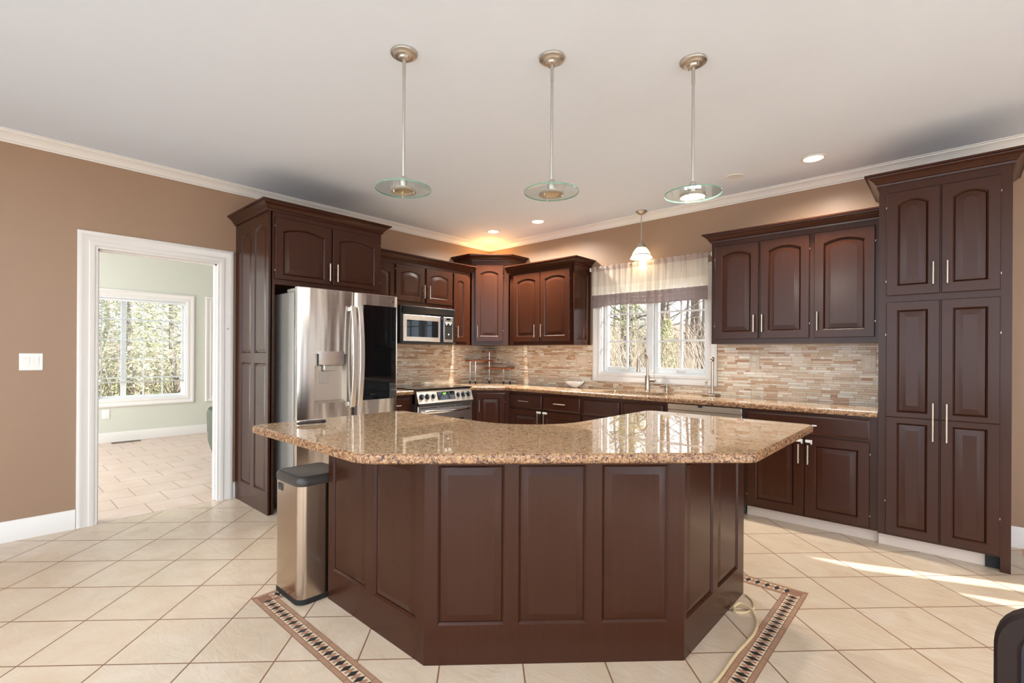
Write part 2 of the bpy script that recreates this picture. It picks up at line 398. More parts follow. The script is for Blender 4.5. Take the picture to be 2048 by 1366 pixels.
def door(parent, F, W, H, arch=0.0, st=(0.058, 0.058, 0.06, 0.06), h=None, rows=None, T=0.02, name='door', hinge=None, flat=False):
    o, u, v, wd = F; mb = MB().frame(*F); mb.box(0, W, 0, H, 0, T-0.0105)
    for (c, op, ar) in (rows or [((0, W, 0, H), (st[0], W-st[1], st[2], H-st[3]-arch), arch)]):
        cell(mb, c, op, ar, T, bev=0.012 if flat else 0.034, edge=True)
    d = part(name, mb, WOOD, parent)
    if h:
        u0, v0, u1, v1 = h; hm = MB(); P = lambda a, b: o+u*a+v*b+wd*T
        handle_mb(hm, P(u0, v0), P(u1, v1), wd); part('handle', hm, NICKEL, d)
    if hinge is not None:
        for fz in (0.14, 0.86):
            hm = MB().frame(*F); uu = -0.004 if hinge == 'l' else W+0.001
            hm.box(uu, uu+0.003, H*fz-0.006, H*fz+0.006, T-0.012, T-0.004); part('hinge', hm, NICKEL, d)
    return d
def crown_prof(z0, z1, out):
    h = z1-z0
    return [(0.0, z0), (0.012, z0), (0.014, z0+0.16*h), (0.022, z0+0.22*h), (0.028, z0+0.40*h), (out*0.62, z0+0.62*h), (out*0.80, z0+0.72*h),
            (out*0.82, z0+0.80*h), (out, z0+0.84*h), (out, z1), (0.0, z1)]

# ================================================================== the room
f = MB(); f.box(0, 5.06, -7.5, 0, -0.1, 0); f.box(5.06, 9.0, -7.5, -0.45, -0.1, 0); struct('floor', f, TILE)
f = MB(); f.box(5.06, 9.0, -0.45, 0, -0.1, 0); struct('floor_wood', f, OAK)
f = MB(); f.box(-4.15, 0, -7.0, 0, -0.1, -0.0015); struct('floor_sunroom', f, SUNTILE)
f = MB(); f.box(-0.06, 9.15, -7.65, 0.15, CEIL, CEIL+0.12); struct('ceiling', f, CEILM)
f = MB(); f.box(-4.3, -0.06, -7.15, 0.15, CEIL, CEIL+0.12); struct('ceiling_sunroom', f, CEILM)
DY0, DY1, DZ = -4.205, -3.36, 2.088
def wall_open(horizontal, a0, a1, t0, t1, z1, holes):
    """wall slabs round rectangular holes (a0, a1, z0, z1)"""
    mb = MB(); hs = sorted(holes); cur = a0
    def bx(p, q, zz0, zz1):
        if q-p < 1e-4 or zz1-zz0 < 1e-4: return
        if horizontal: mb.box(p, q, t0, t1, zz0, zz1)
        else: mb.box(t0, t1, p, q, zz0, zz1)
    for (p, q, hz0, hz1) in hs:
        bx(cur, p, 0, z1); bx(p, q, 0, hz0); bx(p, q, hz1, z1); cur = q
    bx(cur, a1, 0, z1); return mb
# partition wall: tan on the kitchen side, sage on the sunroom side
struct('wall_left', wall_open(False, -7.5, 0.0, -0.06, 0, CEIL, [(DY0, DY1, 0, DZ)]), TAN)
struct('wall_sunroom_right', wall_open(False, -7.0, 0.0, -0.12, -0.06, CEIL, [(DY0, DY1, 0, DZ)]), SAGE)
WX0, WX1, WZ0, WZ1 = 1.78, 2.972, 1.09, 2.10
struct('wall_back', wall_open(True, 0.0, 9.0, 0, 0.15, CEIL, [(WX0, WX1, WZ0, WZ1), (6.93, 8.6, 0.04, 2.3)]), TAN)
struct('wall_right', wall_open(False, -7.5, 0.0, 9.0, 9.15, CEIL, [(-6.9, -1.7, 0.2, 2.5)]), CEILM)
struct('wall_front', wall_open(True, 0.0, 9.0, -7.65, -7.5, CEIL, [(0.8, 8.0, 0.2, 2.5)]), CEILM)
SW = (-3.70, -2.565, 0.605, 2.095); SW2 = (-2.205, -1.2, 0.605, 2.095)
struct('wall_sunroom_far', wall_open(False, -7.0, 0.0, -4.3, -4.15, CEIL, [SW, SW2]), SAGE)
struct('wall_sunroom_back', wall_open(True, -4.15, -0.12, 0.0, 0.15, CEIL, []), SAGE)
struct('wall_sunroom_front', wall_open(True, -4.15, -0.12, -7.15, -7.0, CEIL, [(-3.9, -0.5, 0.3, 2.4)]), SAGE)
# crown mouldings and baseboards
cp = [(0, CEIL-0.075), (0.008, CEIL-0.075), (0.012, CEIL-0.066), (0.020, CEIL-0.062), (0.030, CEIL-0.040), (0.052, CEIL-0.020), (0.060, CEIL-0.016), (0.062, CEIL-0.008), (0.072, CEIL-0.006), (0.072, CEIL), (0, CEIL)]
struct('trim_1', MB().sweep(cp, [(0, -7.5), (0, 0)]), WHITE)
struct('trim_2', MB().sweep(cp, [(0, 0), (9.0, 0)]), WHITE)
struct('trim_3', MB().sweep(cp, [(-4.15, -7.0), (-4.15, 0)]), WHITE)
bp = [(0, 0), (0.016, 0), (0.016, 0.105), (0.012, 0.115), (0.012, 0.125), (0.004, 0.14), (0, 0.14)]
struct('baseboard_left', MB().sweep(bp, [(0, -7.5), (0, DY0-0.105)]), WHITE)
struct('baseboard_left_short', MB().sweep(bp, [(0, DY1+0.105), (0, -3.236)]), WHITE)
struct('baseboard_back', MB().sweep(bp, [(4.985, 0), (6.8, 0)]), WHITE)
struct('baseboard_sunroom', MB().sweep(bp, [(-4.15, -7.0), (-4.15, 0)]), WHITE)

# doorway to the sunroom
d1 = thing('door_1', 'white cased doorway in the tan wall opening to the sunroom', 'doorway', (0, (DY0+DY1)/2, 0)); d1['kind'] = 'structure'
def casing_prof_box(mb, F, length, width=0.092):
    # stepped casing, lying along u
    mb.frame(*F)
    prof = [(0, 0), (0, 0.016), (0.016, 0.020), (0.022, 0.016), (0.060, 0.018), (0.066, 0.013), (0.086, 0.015), (width, 0.011), (width, 0)]
    return prof
def casing_loop(name, parent, path, prof, mat, closed=False):
    """sweep prof (across, out) along a 2-D path in the wall's plane; path points are (a, z) and the map turns (a, z, out) to world"""
mapL = lambda a, z, o: (o, a, z)
mapB = lambda a, z, o: (a, -o, z)
mapF = lambda a, z, o: (-4.15+o, a, z)
CPROF = [(0, 0), (0, 0.012), (0.006, 0.016), (0.030, 0.017), (0.036, 0.013), (0.072, 0.019), (0.078, 0.022), (0.096, 0.022), (0.102, 0.018), (0.102, 0)]
def casing(path, fmap, prof=CPROF, closed=False, flip=1, scale=1.0):
    """profile 'across' grows to the left of the path direction times flip"""
    P = [Vector(p) for p in path]; n = len(P); mb = MB(); rings = []
    for i, p in enumerate(P):
        ns = []
        if i > 0 or closed: d = (p-P[i-1]).normalized(); ns.append(Vector((-d.y, d.x))*flip)
        if i < n-1 or closed: d = (P[(i+1) % n]-p).normalized(); ns.append(Vector((-d.y, d.x))*flip)
        m = sum(ns, Vector((0, 0))).normalized(); m = m/max(0.3, m.dot(ns[0]))
        rings.append([fmap(p.x+m.x*a*scale, p.y+m.y*a*scale, o) for a, o in prof])
    if closed: rings.append(rings[0]); mb.loft(rings, (False, False))
    else: mb.loft(rings)
    return mb
part('casing', casing([(DY0, 0), (DY0, DZ), (DY1, DZ), (DY1, 0)], mapL), WHITE, d1)
j = MB(); t = 0.018
j.box(-0.125, 0.003, DY0, DY0+t, 0, DZ); j.box(-0.125, 0.003, DY1-t, DY1, 0, DZ); j.box(-0.125, 0.003, DY0+t, DY1-t, DZ-t, DZ)
j.box(-0.075, -0.035, DY0+t, DY0+t+0.012, 0, DZ-t); j.box(-0.075, -0.035, DY1-t-0.012, DY1-t, 0, DZ-t); j.box(-0.075, -0.035, DY0+t, DY1-t, DZ-t-0.012, DZ-t)
part('jamb', j, WHITE, d1)
for z in (1.79, 0.27, 1.45):
    if z == 1.45: continue
    h = MB(); h.box(-0.115, -0.082, DY0+t, DY0+t+0.003, z, z+0.09); h.cyl((-0.120, DY0+t+0.005, z), (-0.120, DY0+t+0.005, z+0.09), 0.006, 8); part('hinge', h, PNICK, d1)
h = MB(); h.box(-0.115, -0.082, DY0+t, DY0+t+0.003, 1.10, 1.19); part('hinge', h, PNICK, d1)
h = MB(); h.box(0.018, 0.022, DY1+0.052, DY1+0.060, 1.498, 1.510); h.ball((0.024, DY1+0.056, 1.504), 0.007, 8); part('latch_knob', h, NICKEL, d1)

# light switch on the tan wall
s = thing('light_switch', 'white double rocker light switch on the tan wall left of the doorway', 'light switch', (0, -4.545, 1.16))
m = MB(); m.box(0, 0.006, -4.605, -4.485, 1.163, 1.281, 0.003); part('cover_plate', m, SWITCH, s)
for yy in (-4.568, -4.522):
    m = MB(); m.frame((0.006, yy, 1.222), (0, 1, 0), (0.10, 0, 0.995), (1, 0, 0)); m.box(-0.0165, 0.0165, -0.033, 0.033, 0, 0.004, 0.001); part('rocker', m, SWITCH, s)

# ------------------------------------------------------------------ kitchen window
w1 = thing('window_1', 'white twin casement window over the sink with grilles', 'window', ((WX0+WX1)/2, 0.07, WZ0)); w1['kind'] = 'structure'
part('casing', casing([(WX0, WZ0), (WX0, WZ1), (WX1, WZ1), (WX1, WZ0)], mapB, closed=True, scale=0.93), WHITE, w1)
j = MB(); j.box(WX0, WX0+0.016, 0.0, 0.15, WZ0, WZ1); j.box(WX1-0.016, WX1, 0.0, 0.15, WZ0, WZ1); j.box(WX0+0.016, WX1-0.016, 0, 0.15, WZ0, WZ0+0.02); j.box(WX0+0.016, WX1-0.016, 0, 0.15, WZ1-0.02, WZ1)
j.box(2.343, 2.402, 0.02, 0.14, WZ0+0.02, WZ1-0.02)
part('frame', j, VINYL, w1)
for (a, b) in ((1.800, 2.341), (2.404, 2.954)):
    m = MB(); y0, y1 = 0.045, 0.09; z0, z1 = WZ0+0.022, WZ1-0.022; k = 0.048; kb = 0.048
    m.box(a, a+k, y0, y1, z0, z1, 0.004); m.box(b-k*0.6, b, y0, y1, z0, z1, 0.004)
    m.box(a+k, b-k*0.6, y0+0.001, y1-0.001, z0, z0+kb); m.box(a+k, b-k*0.6, y0+0.001, y1-0.001, z1-kb, z1)
    sa = part('sash', m, VINYL, w1)
    ga, gb = a+k, b-k*0.6; g = MB(); mid = (ga+gb)/2
    g.box(mid-0.011, mid+0.011, 0.055, 0.078, z0+kb, z1-kb)
    for zz in (1.443, 1.745): g.box(ga, gb, 0.0555, 0.0775, zz-0.009, zz+0.009)
    part('muntin_grille', g, VINYL, sa)
    g = MB(); g.box(ga-0.005, gb+0.005, 0.066, 0.0665, z0+kb-0.005, z1-kb+0.005); part('pane', g, GLASS, sa)
    c = mid + (0.0 if a < 2 else 0.02); g = MB()
    g.box(c-0.055, c+0.03, 0.020, 0.045, z0+0.004, z0+0.022, 0.003); g.tube([(c-0.05, 0.022, z0+0.018), (c-0.03, 0.008, z0+0.030), (c+0.03, 0.006, z0+0.028)], 0.008, 8); g.ball((c+0.033, 0.006, z0+0.028), 0.012, 8)
    part('crank_handle', g, SWITCH, sa)

# patio door panes beyond the pantry (they let the sun stripe in)
d2 = thing('door_2', 'white glazed patio door panes in the back wall beyond the pantry', 'door', (7.7, 0.07, 0)); d2['kind'] = 'structure'
for (a, b) in ((6.93, 7.40), (7.74, 8.6)):
    m = MB()
    for (p, q, zz0, zz1) in ((a, a+0.004, 0.04, 2.08), (b-0.03, b, 0.04, 2.08), (a, b, 0.04, 0.10), (a, b, 2.06, 2.30)): m.box(p, q, 0.058, 0.070, zz0, zz1)
    s_ = part('sash', m, VINYL, d2); g = MB(); g.box(a+0.003, b-0.03, 0.065, 0.0655, 0.10, 2.06); part('pane', g, GLASS, s_)
m = MB(); m.box(7.39, 7.75, 0.056, 0.072, 0.04, 2.30); part('door_stile', m, VINYL, d2)

# ------------------------------------------------------------------ sunroom windows, blind
def sun_window(name, label, S):
    a, b, z0, z1 = S; o = thing(name, label, 'window', (-4.2, (a+b)/2, z0)); o['kind'] = 'structure'
    part('casing', casing([(a, z0), (a, z1), (b, z1), (b, z0)], mapF, closed=True), WHITE, o)
    j = MB(); x0, x1 = -4.3, -4.15
    j.box(x0, x1, a, a+0.02, z0, z1); j.box(x0, x1, b-0.02, b, z0, z1); j.box(x0, x1, a+0.02, b-0.02, z0, z0+0.02); j.box(x0, x1, a+0.02, b-0.02, z1-0.02, z1)
    part('frame', j, VINYL, o)
    return o
w2 = sun_window('window_2', 'white sunroom window with grilles and a raised blind seen through the doorway', SW)
mu = -3.345
for (p, q, mm) in ((SW[0]+0.02, mu-0.0, [-3.597]), (mu, SW[1]-0.02, [-3.103, -2.865])):
    m = MB(); z0, z1 = SW[2]+0.02, SW[3]-0.02; k = 0.03
    m.box(-4.27, -4.22, p, p+k, z0, z1); m.box(-4.27, -4.22, q-k, q, z0, z1); m.box(-4.27, -4.22, p+k, q-k, z0, z0+k); m.box(-4.27, -4.22, p+k, q-k, z1-k, z1)
    sa = part('sash', m, VINYL, w2); g = MB()
    for yy in mm: g.box(-4.252, -4.238, yy-0.008, yy+0.008, z0+k, z1-k)
    for zz in (0.917, 1.202, 1.478, 1.777): g.box(-4.2515, -4.2385, p+k, q-k, zz-0.008, zz+0.008)
    part('muntin_grille', g, VINYL, sa); g = MB(); g.box(-4.2455, -4.245, p+k, q-k, z0+k, z1-k); part('pane', g, GLASS, sa)
w3 = sun_window('window_3', 'narrow strip of a second sunroom window right of the gridded one', SW2)
m = MB(); p, q = SW2[0]+0.02, SW2[1]-0.02; z0, z1 = SW2[2]+0.02, SW2[3]-0.02; k = 0.035
m.box(-4.27, -4.22, p, p+k, z0, z1); m.box(-4.27, -4.22, q-k, q, z0, z1); m.box(-4.27, -4.22, p+k, q-k, z0, z0+k); m.box(-4.27, -4.22, p+k, q-k, z1-k, z1); sa = part('sash', m, VINYL, w3)
g = MB()
for yy in (-1.95, -1.70, -1.45): g.box(-4.252, -4.238, yy-0.008, yy+0.008, z0+k, z1-k)
for zz in (0.917, 1.202, 1.478, 1.777): g.box(-4.2515, -4.2385, p+k, q-k, zz-0.008, zz+0.008)
part('muntin_grille', g, VINYL, sa); g = MB(); g.box(-4.2455, -4.245, p+k, q-k, z0+k, z1-k); part('pane', g, GLASS, sa)
bl = thing('window_blind', 'white slatted blind half lowered over the sunroom window', 'blind', (-4.19, -3.13, 0.85))
m = MB(); m.box(-4.215, -4.175, -3.68, -2.59, 2.035, 2.073, 0.003); part('headrail', m, VINYL, bl)
m = MB()
for i in range(46):
    z = 0.905+i*0.0245; m.frame((-4.195, -3.672, z), (0, 1, 0), (0.985, 0, 0.17), (-0.17, 0, 0.985)); m.box(0, 1.075, -0.0125, 0.0125, -0.0006, 0.0006)
part('slats', m, VINYL, bl)
m = MB(); m.box(-4.208, -4.182, -3.672, -2.597, 0.846, 0.868, 0.003); part('bottom_rail', m, plain('grey_vinyl', (196, 194, 190), 0.4), bl)
for yy in (-3.40, -2.72): m = MB(); m.cyl((-4.195, yy, 0.86), (-4.195, yy, 2.04), 0.0012, 6); part('lift_cord', m, VINYL, bl)
m = MB(); m.cyl((-4.17, -2.60, 1.1), (-4.17, -2.60, 2.03), 0.002, 6); part('tilt_wand', m, VINYL, bl)
o = thing('electrical_outlet', 'white outlet low on the sage sunroom wall under the window', 'outlet', (-4.15, -3.555, 0.34))
m = MB(); m.box(-4.15, -4.144, -3.60, -3.515, 0.338, 0.472, 0.002); part('cover_plate', m, SWITCH, o)
for zz in (0.375, 0.435):
    m = MB(); m.box(-4.144, -4.141, -3.575, -3.54, zz-0.018, zz+0.018, 0.001); part('receptacle', m, SWITCH, o)
m = MB(); m.box(-4.09, -3.99, -3.51, -3.17, 0, 0.006, 0.002)
vt = thing('floor_vent', 'bronze floor vent register along the sunroom baseboard', 'vent', (-4.04, -3.34, 0)); part('frame', m, BRONZE, vt)
m = MB()
for i in range(14): m.box(-4.075, -4.005, -3.495+i*0.0235, -3.482+i*0.0235, 0.006, 0.008)
part('grille', m, BLACK, vt)
# green chair half hidden by the door casing
ch = thing('armchair', 'dark green upholstered armchair in the sunroom beside the doorway', 'armchair', (-1.42, -2.60, 0))
c = (-1.42, -2.60, 0)
m = MB(); m.lathe(c, [(0.30, 0.03), (0.34, 0.06), (0.39, 0.16), (0.425, 0.28), (0.43, 0.36), (0.42, 0.42), (0.40, 0.44)], 40); part('seat_base', m, GREENF, ch)
m = MB(); R = []
for i in range(25):
    a = math.radians(-70 + 320*i/24)+PI/2+0.6; hh = 0.52+0.26*max(0, math.sin(PI*i/24))**0.8*0.55; ca, sa_ = math.cos(a), math.sin(a)
    R.append([(c[0]+r*ca, c[1]+r*sa_, z) for r, z in ((0.415, 0.33), (0.435, 0.40), (0.44, hh-0.05), (0.425, hh), (0.385, hh+0.012), (0.345, hh), (0.33, hh-0.05), (0.33, 0.40))])
m.loft(R); part('backrest', m, GREENF, ch)
m = MB(); m.lathe(c, [(0.10, 0.43), (0.30, 0.435), (0.322, 0.455), (0.322, 0.475), (0.29, 0.495), (0.1, 0.50)], 32); part('seat_cushion', m, GREENF, ch)
m = MB(); m.lathe(c, [(0.22, 0.0), (0.24, 0.01), (0.24, 0.03), (0.2, 0.032)], 32); part('swivel_base', m, BLACK, ch)

# ------------------------------------------------------------------ mosaic border in the floor
bd = MB(); path = [(2.01, -3.82), (3.21, -3.82), (4.146, -2.884), (4.146, -1.725), (2.95, -1.725), (2.95, -2.68), (2.01, -2.68)]
W = 0.105; outer = path; inner = inset(path, W); n = len(path)
def seg(i): return Vector(outer[i]), Vector(outer[(i+1) % n]), Vector(inner[i]), Vector(inner[(i+1) % n])
for i in range(n):
    A, B, Ai, Bi = seg(i); d = (B-A).normalized(); nrm = Vector((-d.y, d.x)); L = (B-A).length
    def P(a, t, z): q = A+d*a+nrm*t; return (q.x, q.y, z)
    la, lb = (Ai-A).dot(d), L-(Bi-A).dot(d)      # mitre lengths at the two ends
    def lim(t, end): return la*t/W if end == 0 else L-lb*t/W
    bd.cur = 0; bd.poly([P(lim(0, 0), 0, 0.0008), P(lim(0, 1), 0, 0.0008), P(lim(W, 1), W, 0.0008), P(lim(W, 0), W, 0.0008)])
    for (t0, t1) in ((0.003, 0.022), (W-0.022, W-0.003)):
        bd.cur = 4; a = max(lim(t0, 0), lim(t1, 0))+0.001; e = min(lim(t0, 1), lim(t1, 1))-0.001; k = 0
        while a < e-0.005:
            b2 = min(a+0.098+0.02*((k*7) % 3), e); bd.poly([P(a, t0, 0.0016), P(b2-0.003, t0, 0.0016), P(b2-0.003, t1, 0.0016), P(a, t1, 0.0016)]); a = b2; k += 1
    t0, t1 = 0.025, W-0.025; tm = W/2; s0, s1 = max(lim(t0, 0), lim(t1, 0)), min(lim(t0, 1), lim(t1, 1)); pit = 0.0475; cnt = max(1, int((s1-s0)/pit)); pit = (s1-s0)/cnt
    for k in range(cnt):
        a = s0+k*pit; e = a+pit; h = pit/2; g = 0.0012
        bd.cur = 1; bd.poly([P(a+g, tm, 0.0018), P(a+h*0.55, t0+0.001, 0.0018), P(a+h*1.1-g, tm, 0.0018), P(a+h*0.55, t1-0.001, 0.0018)])
        bd.cur = 2; bd.poly([P(a+h*1.1+g, tm, 0.0018), P(a+h*1.32, t0+0.008, 0.0018), P(a+h*1.78, t0+0.008, 0.0018), P(e-g, tm, 0.0018), P(a+h*1.78, t1-0.008, 0.0018), P(a+h*1.32, t1-0.008, 0.0018)])
        bd.cur = 3
        for (tt, ti) in ((t0, 1), (t1, -1)):
            bd.poly([P(a+h*0.62, tt, 0.0017), P(e+h*0.48, tt, 0.0017) if k < cnt-1 else P(e, tt, 0.0017), P(e-g*2, tm-ti*0.004, 0.0017), P(a+h*1.78, tt+ti*0.0065, 0.0017), P(a+h*1.32, tt+ti*0.0065, 0.0017), P(a+h*1.1, tm-ti*0.004, 0.0017)])
struct('floor_border', bd, [MGROUT, MDARK, MROSE, MCREAM, MBROWN], sharp=0)

# ------------------------------------------------------------------ island
isl = thing('kitchen_island', 'espresso wood kitchen island base with raised panels, angled front', 'kitchen island', (3.1, -3.1, 0))
S1 = 6.65; poly = [(2.30, -3.54), (3.11, -3.54), (3.885, -2.765), (3.885, -1.97), (3.26, -1.97), (3.26, -2.70), (3.04, -2.92), (2.30, -2.92)]
m = MB(); m.prism(inset(poly, 0.016), 0, 0.874); part('body', m, WOOD, isl)
def isl_face(F, W, H, cells):
    m = MB().frame(*F); m.box(0, W, 0, H, -0.012, 0.0065); 
    for c, o_ in cells: cell(m, c, o_, 0.0, T=0.016, rec=0.0095, bev=0.028, edge=False)
    return m
H = 0.874
def cells(edges, ops, z0=0.165, z1=0.83): return [((edges[i], edges[i+1], 0, H), (ops[i][0], ops[i][1], z0, z1)) for i in range(len(ops))]
part('left_panel', isl_face(fr((2.30, -3.524, 0), (1, 0, 0), (0, -1, 0)), 0.81, H, cells([0, 0.398, 0.81], [(0.045, 0.362), (0.434, 0.752)])), WOOD, isl)
q2 = math.sqrt(0.5)
part('front_panel', isl_face(fr((3.11-0.016*q2, -3.54+0.016*q2, 0), (q2, q2, 0), (q2, -q2, 0)), 1.096, H, cells([0, 0.361, 0.709, 1.096], [(0.055, 0.332), (0.390, 0.676), (0.742, 1.027)])), WOOD, isl)
part('right_panel', isl_face(fr((3.869, -2.765, 0), (0, 1, 0), (1, 0, 0)), 0.795, H, cells([0, 0.365, 0.795], [(0.02, 0.335), (0.397, 0.70)])), WOOD, isl)
top = fillet([(2.005, -3.83, 0.05), (3.08, -3.83, 0.16), (4.16, -2.75, 0.07), (4.16, -1.66, 0.05), (3.17, -1.66, 0.06), (3.16, -2.86, 0.40), (2.005, -2.87, 0.05)])
m = MB(); m.slab(top, [(0.030, 0.874), (0.012, 0.874), (0.004, 0.877), (0.0, 0.882), (0.0, 0.900), (0.003, 0.908), (0.010, 0.9135), (0.014, 0.914)])
nv = len(top); nf = len(m.f)
for k_ in range(nf):
    m.mi[k_] = 1 if k_ < nv*6 else 0
m.mi[-1] = 0
solo('granite_countertop', m, [GRAN, GEDGE], 'large speckled tan granite countertop on the central island', 'countertop', sharp=4)

# things on the island
m = MB(); pts = [(2.200, -3.665, 0.923), (2.203, -3.645, 0.925), (2.212, -3.610, 0.928), (2.222, -3.575, 0.928), (2.228, -3.545, 0.9275), (2.230, -3.527, 0.927)]
kn = thing('folding_knife', 'closed folding knife with dark curved handle lying on the island', 'knife', (2.215, -3.6, 0.914))
m.tube(pts[:5], [0.006, 0.009, 0.0105, 0.010, 0.009], 10); part('handle', m, KNIFE, kn)
m = MB(); m.tube([(2.227, -3.548, 0.9275), (2.229, -3.535, 0.927), (2.230, -3.524, 0.9265)], [0.0098, 0.0102, 0.008], 10); part('bolster', m, BLACK, kn)
m = MB(); m.tube([(2.203, -3.628, 0.936), (2.214, -3.59, 0.9385), (2.222, -3.555, 0.937)], [0.002, 0.0026, 0.002], 6); part('blade_back', m, STEEL, kn)

# trash can
tc = thing('trash_can', 'tall stainless steel trash can with black lid against the island', 'trash can', (2.13, -3.555, 0))
tp = fillet([(1.983, -3.69, 0.045), (2.283, -3.69, 0.045), (2.283, -3.415, 0.045), (1.983, -3.415, 0.045)], 8)
m = MB(); m.slab(tp, [(0.004, 0.028), (0.0, 0.03), (0.0, 0.612)]); part('body', m, mk_steel('can_steel', (186, 168, 150), 0.2), tc)
m = MB(); m.slab(tp, [(0.004, 0.0), (-0.003, 0.004), (-0.003, 0.026), (0.002, 0.03)]); part('base_rim', m, RUBBER, tc)
m = MB(); m.slab(tp, [(-0.002, 0.608), (-0.004, 0.612), (-0.004, 0.640), (0.004, 0.652), (0.016, 0.656), (0.02, 0.6545)]); part('lid', m, DGREY, tc)
m = MB(); m.box(2.035, 2.095, -3.6935, -3.680, 0.557, 0.597, 0.004); part('hand_grip', m, BLACK, tc)
m = MB(); m.box(2.043, 2.087, -3.6945, -3.690, 0.563, 0.577, 0.002); part('grip_latch', m, DGREY, tc)

# tubing on the floor
m = MB(); pts = [(3.905, -1.99), (3.945, -2.03), (3.975, -2.10), (3.970, -2.16), (3.945, -2.205), (3.915, -2.21), (3.900, -2.17), (3.915, -2.13), (3.95, -2.135), (3.985, -2.16), (4.015, -2.21), (4.035, -2.27), (4.045, -2.36), (4.042, -2.45), (4.036, -2.55), (4.034, -2.66), (4.035, -2.78), (4.02, -2.95), (3.98, -3.15)]
zz = [0.006+0.011*(1 if 7 <= i <= 9 else 0) for i in range(len(pts))]
dense = []
for i in range(len(pts)-1):
    p0, p1, p2, p3 = [Vector((*pts[max(0, min(len(pts)-1, i+k))], zz[max(0, min(len(pts)-1, i+k))])) for k in (-1, 0, 1, 2)]
    for s_ in range(6):
        t_ = s_/6; dense.append(0.5*((2*p1)+(p2-p0)*t_+(2*p0-5*p1+4*p2-p3)*t_*t_+(3*p1-p0-3*p2+p3)*t_**3))
m.tube(dense, 0.0068, 8); solo('plastic_tubing', m, TUBE, 'loop of clear yellowed plastic tubing on the floor right of the island', 'tubing')

# ------------------------------------------------------------------ fridge surround cabinet
fc = thing('fridge_cabinet', 'tall dark cabinet surround with panelled side around the refrigerator', 'cabinet', (0.36, -2.72, 0))
m = MB(); m.box(0.003, 0.707, -3.212, -3.188, 0, 2.435); m.box(0.003, 0.727, -2.25, -2.206, 0, 2.435); m.box(0.003, 0.727, -3.188, -2.25, 1.845, 2.435)
m.box(0.707, 0.727, -3.225, -3.188, 0, 2.435); part('body', m, WOOD, fc)
m = MB().frame(*fr((0.0, -3.219, 0), (1, 0, 0), (0, -1, 0))); m.box(0.003, 0.727, 0, 2.435, -0.01, 0.0)
for (c, o_, ar) in (((0, 0.402, 1.25, 2.435), (0.14, 0.365, 1.292, 2.288), 0.038), ((0.402, 0.727, 1.25, 2.435), (0.438, 0.680, 1.292, 2.295), 0.040),
                    ((0, 0.402, 0, 1.25), (0.14, 0.365, 0.172, 1.21), 0), ((0.402, 0.727, 0, 1.25), (0.438, 0.680, 0.172, 1.21), 0)):
    cell(m, (max(c[0], 0.003),)+c[1:], o_, ar, T=0.0165, rec=0.0125, bev=0.022, edge=False)
part('side_panel', m, WOOD, fc)
F = fr((0.727, -3.190, 1.888), (0, 1, 0), (1, 0, 0))
door(fc, F, 0.475, 0.493, 0.034, (0.062, 0.062, 0.035, 0.068), h=(0.450, 0.028, 0.450, 0.178), hinge='l')
door(fc, fr((0.727, -2.700, 1.888), (0, 1, 0), (1, 0, 0)), 0.475, 0.493, 0.034, (0.062, 0.062, 0.035, 0.068), h=(0.030, 0.028, 0.030, 0.178), hinge='r')
m = MB(); m.sweep(crown_prof(2.425, 2.503, 0.072), [(0.003, -3.2355), (0.727, -3.2355), (0.727, -2.206), (0.36, -2.206)]); m.box(0.003, 0.73, -3.235, -2.206, 2.435, 2.445); part('crown_moulding', m, WOOD, fc)

# refrigerator
rf = thing('refrigerator', 'stainless steel french door refrigerator with dark glass panel and water dispenser', 'refrigerator', (0.5, -2.66, 0))
m = MB(); m.box(0.08, 0.925, -3.125, -2.265, 0.05, 1.775, 0.006); m.box(0.10, 0.90, -3.10, -2.29, 0.0, 0.05); part('body', m, FSIDE, rf)
m = MB(); m.box(0.925, 0.990, -2.649, -2.635, 0.735, 1.805); part('dark_door_gap', m, RUBBER, rf)  # black strip standing in for the shaded gap between the doors
for (a, b) in ((-3.12, -3.02), (-2.37, -2.27)):
    m = MB(); m.box(0.80, 0.985, a, b, 1.775, 1.803, 0.004); part('hinge_cover', m, FSIDE, rf)
def fdoor(name, y0, y1, z0, z1, hole=None):
    # gently bowed front: loft across y
    m = MB(); n_ = 24; x0 = 0.945
    def xf(y): t_ = (y-(y0+y1)/2)/((y1-y0)/2); return 1.006-0.009*t_*t_-0.004*max(0, (abs(t_)-0.97)/0.03)**2
    ys = [y0+(y1-y0)*i/n_ for i in range(n_+1)]
    if hole: ys = sorted(set([y for y in ys if min(abs(y-hole[0]), abs(y-hole[1])) > 0.008]+[hole[0], hole[1]]))
    zs = [z0, z0+0.004, z1-0.004, z1] if not hole else [z0, z0+0.004, hole[2], hole[3], z1-0.004, z1]
    dx = lambda z: 0.004 if z in (z0, z1) else 0.0
    G = [[m.pt((xf(y)-dx(z), y, z)) for y in ys] for z in zs]
    for i in range(len(zs)-1):
        for k in range(len(ys)-1):
            if hole and hole[0]-1e-6 <= ys[k] < hole[1]-1e-6 and abs(zs[i]-hole[2]) < 1e-6: continue
            m.face((G[i][k], G[i][k+1], G[i+1][k+1], G[i+1][k]))
    B = [[m.pt((x0, y, z)) for y in (y0, y1)] for z in (z0, z1)]
    m.face((B[0][0], B[1][0], B[1][1], B[0][1]))
    m.face([G[i][0] for i in range(len(zs))]+[B[1][0], B[0][0]]); m.face([G[i][-1] for i in range(len(zs))]+[B[1][1], B[0][1]])
    m.face(G[0]+[B[0][1], B[0][0]]); m.face(G[-1]+[B[1][1], B[1][0]])
    return part(name, m, FRIDGE, rf), xf
hole = (-2.990, -2.708, 0.892, 1.288)
ld, xf = fdoor('left_door', -3.122, -2.647, 0.735, 1.811, hole)
m = MB()   # dispenser recess
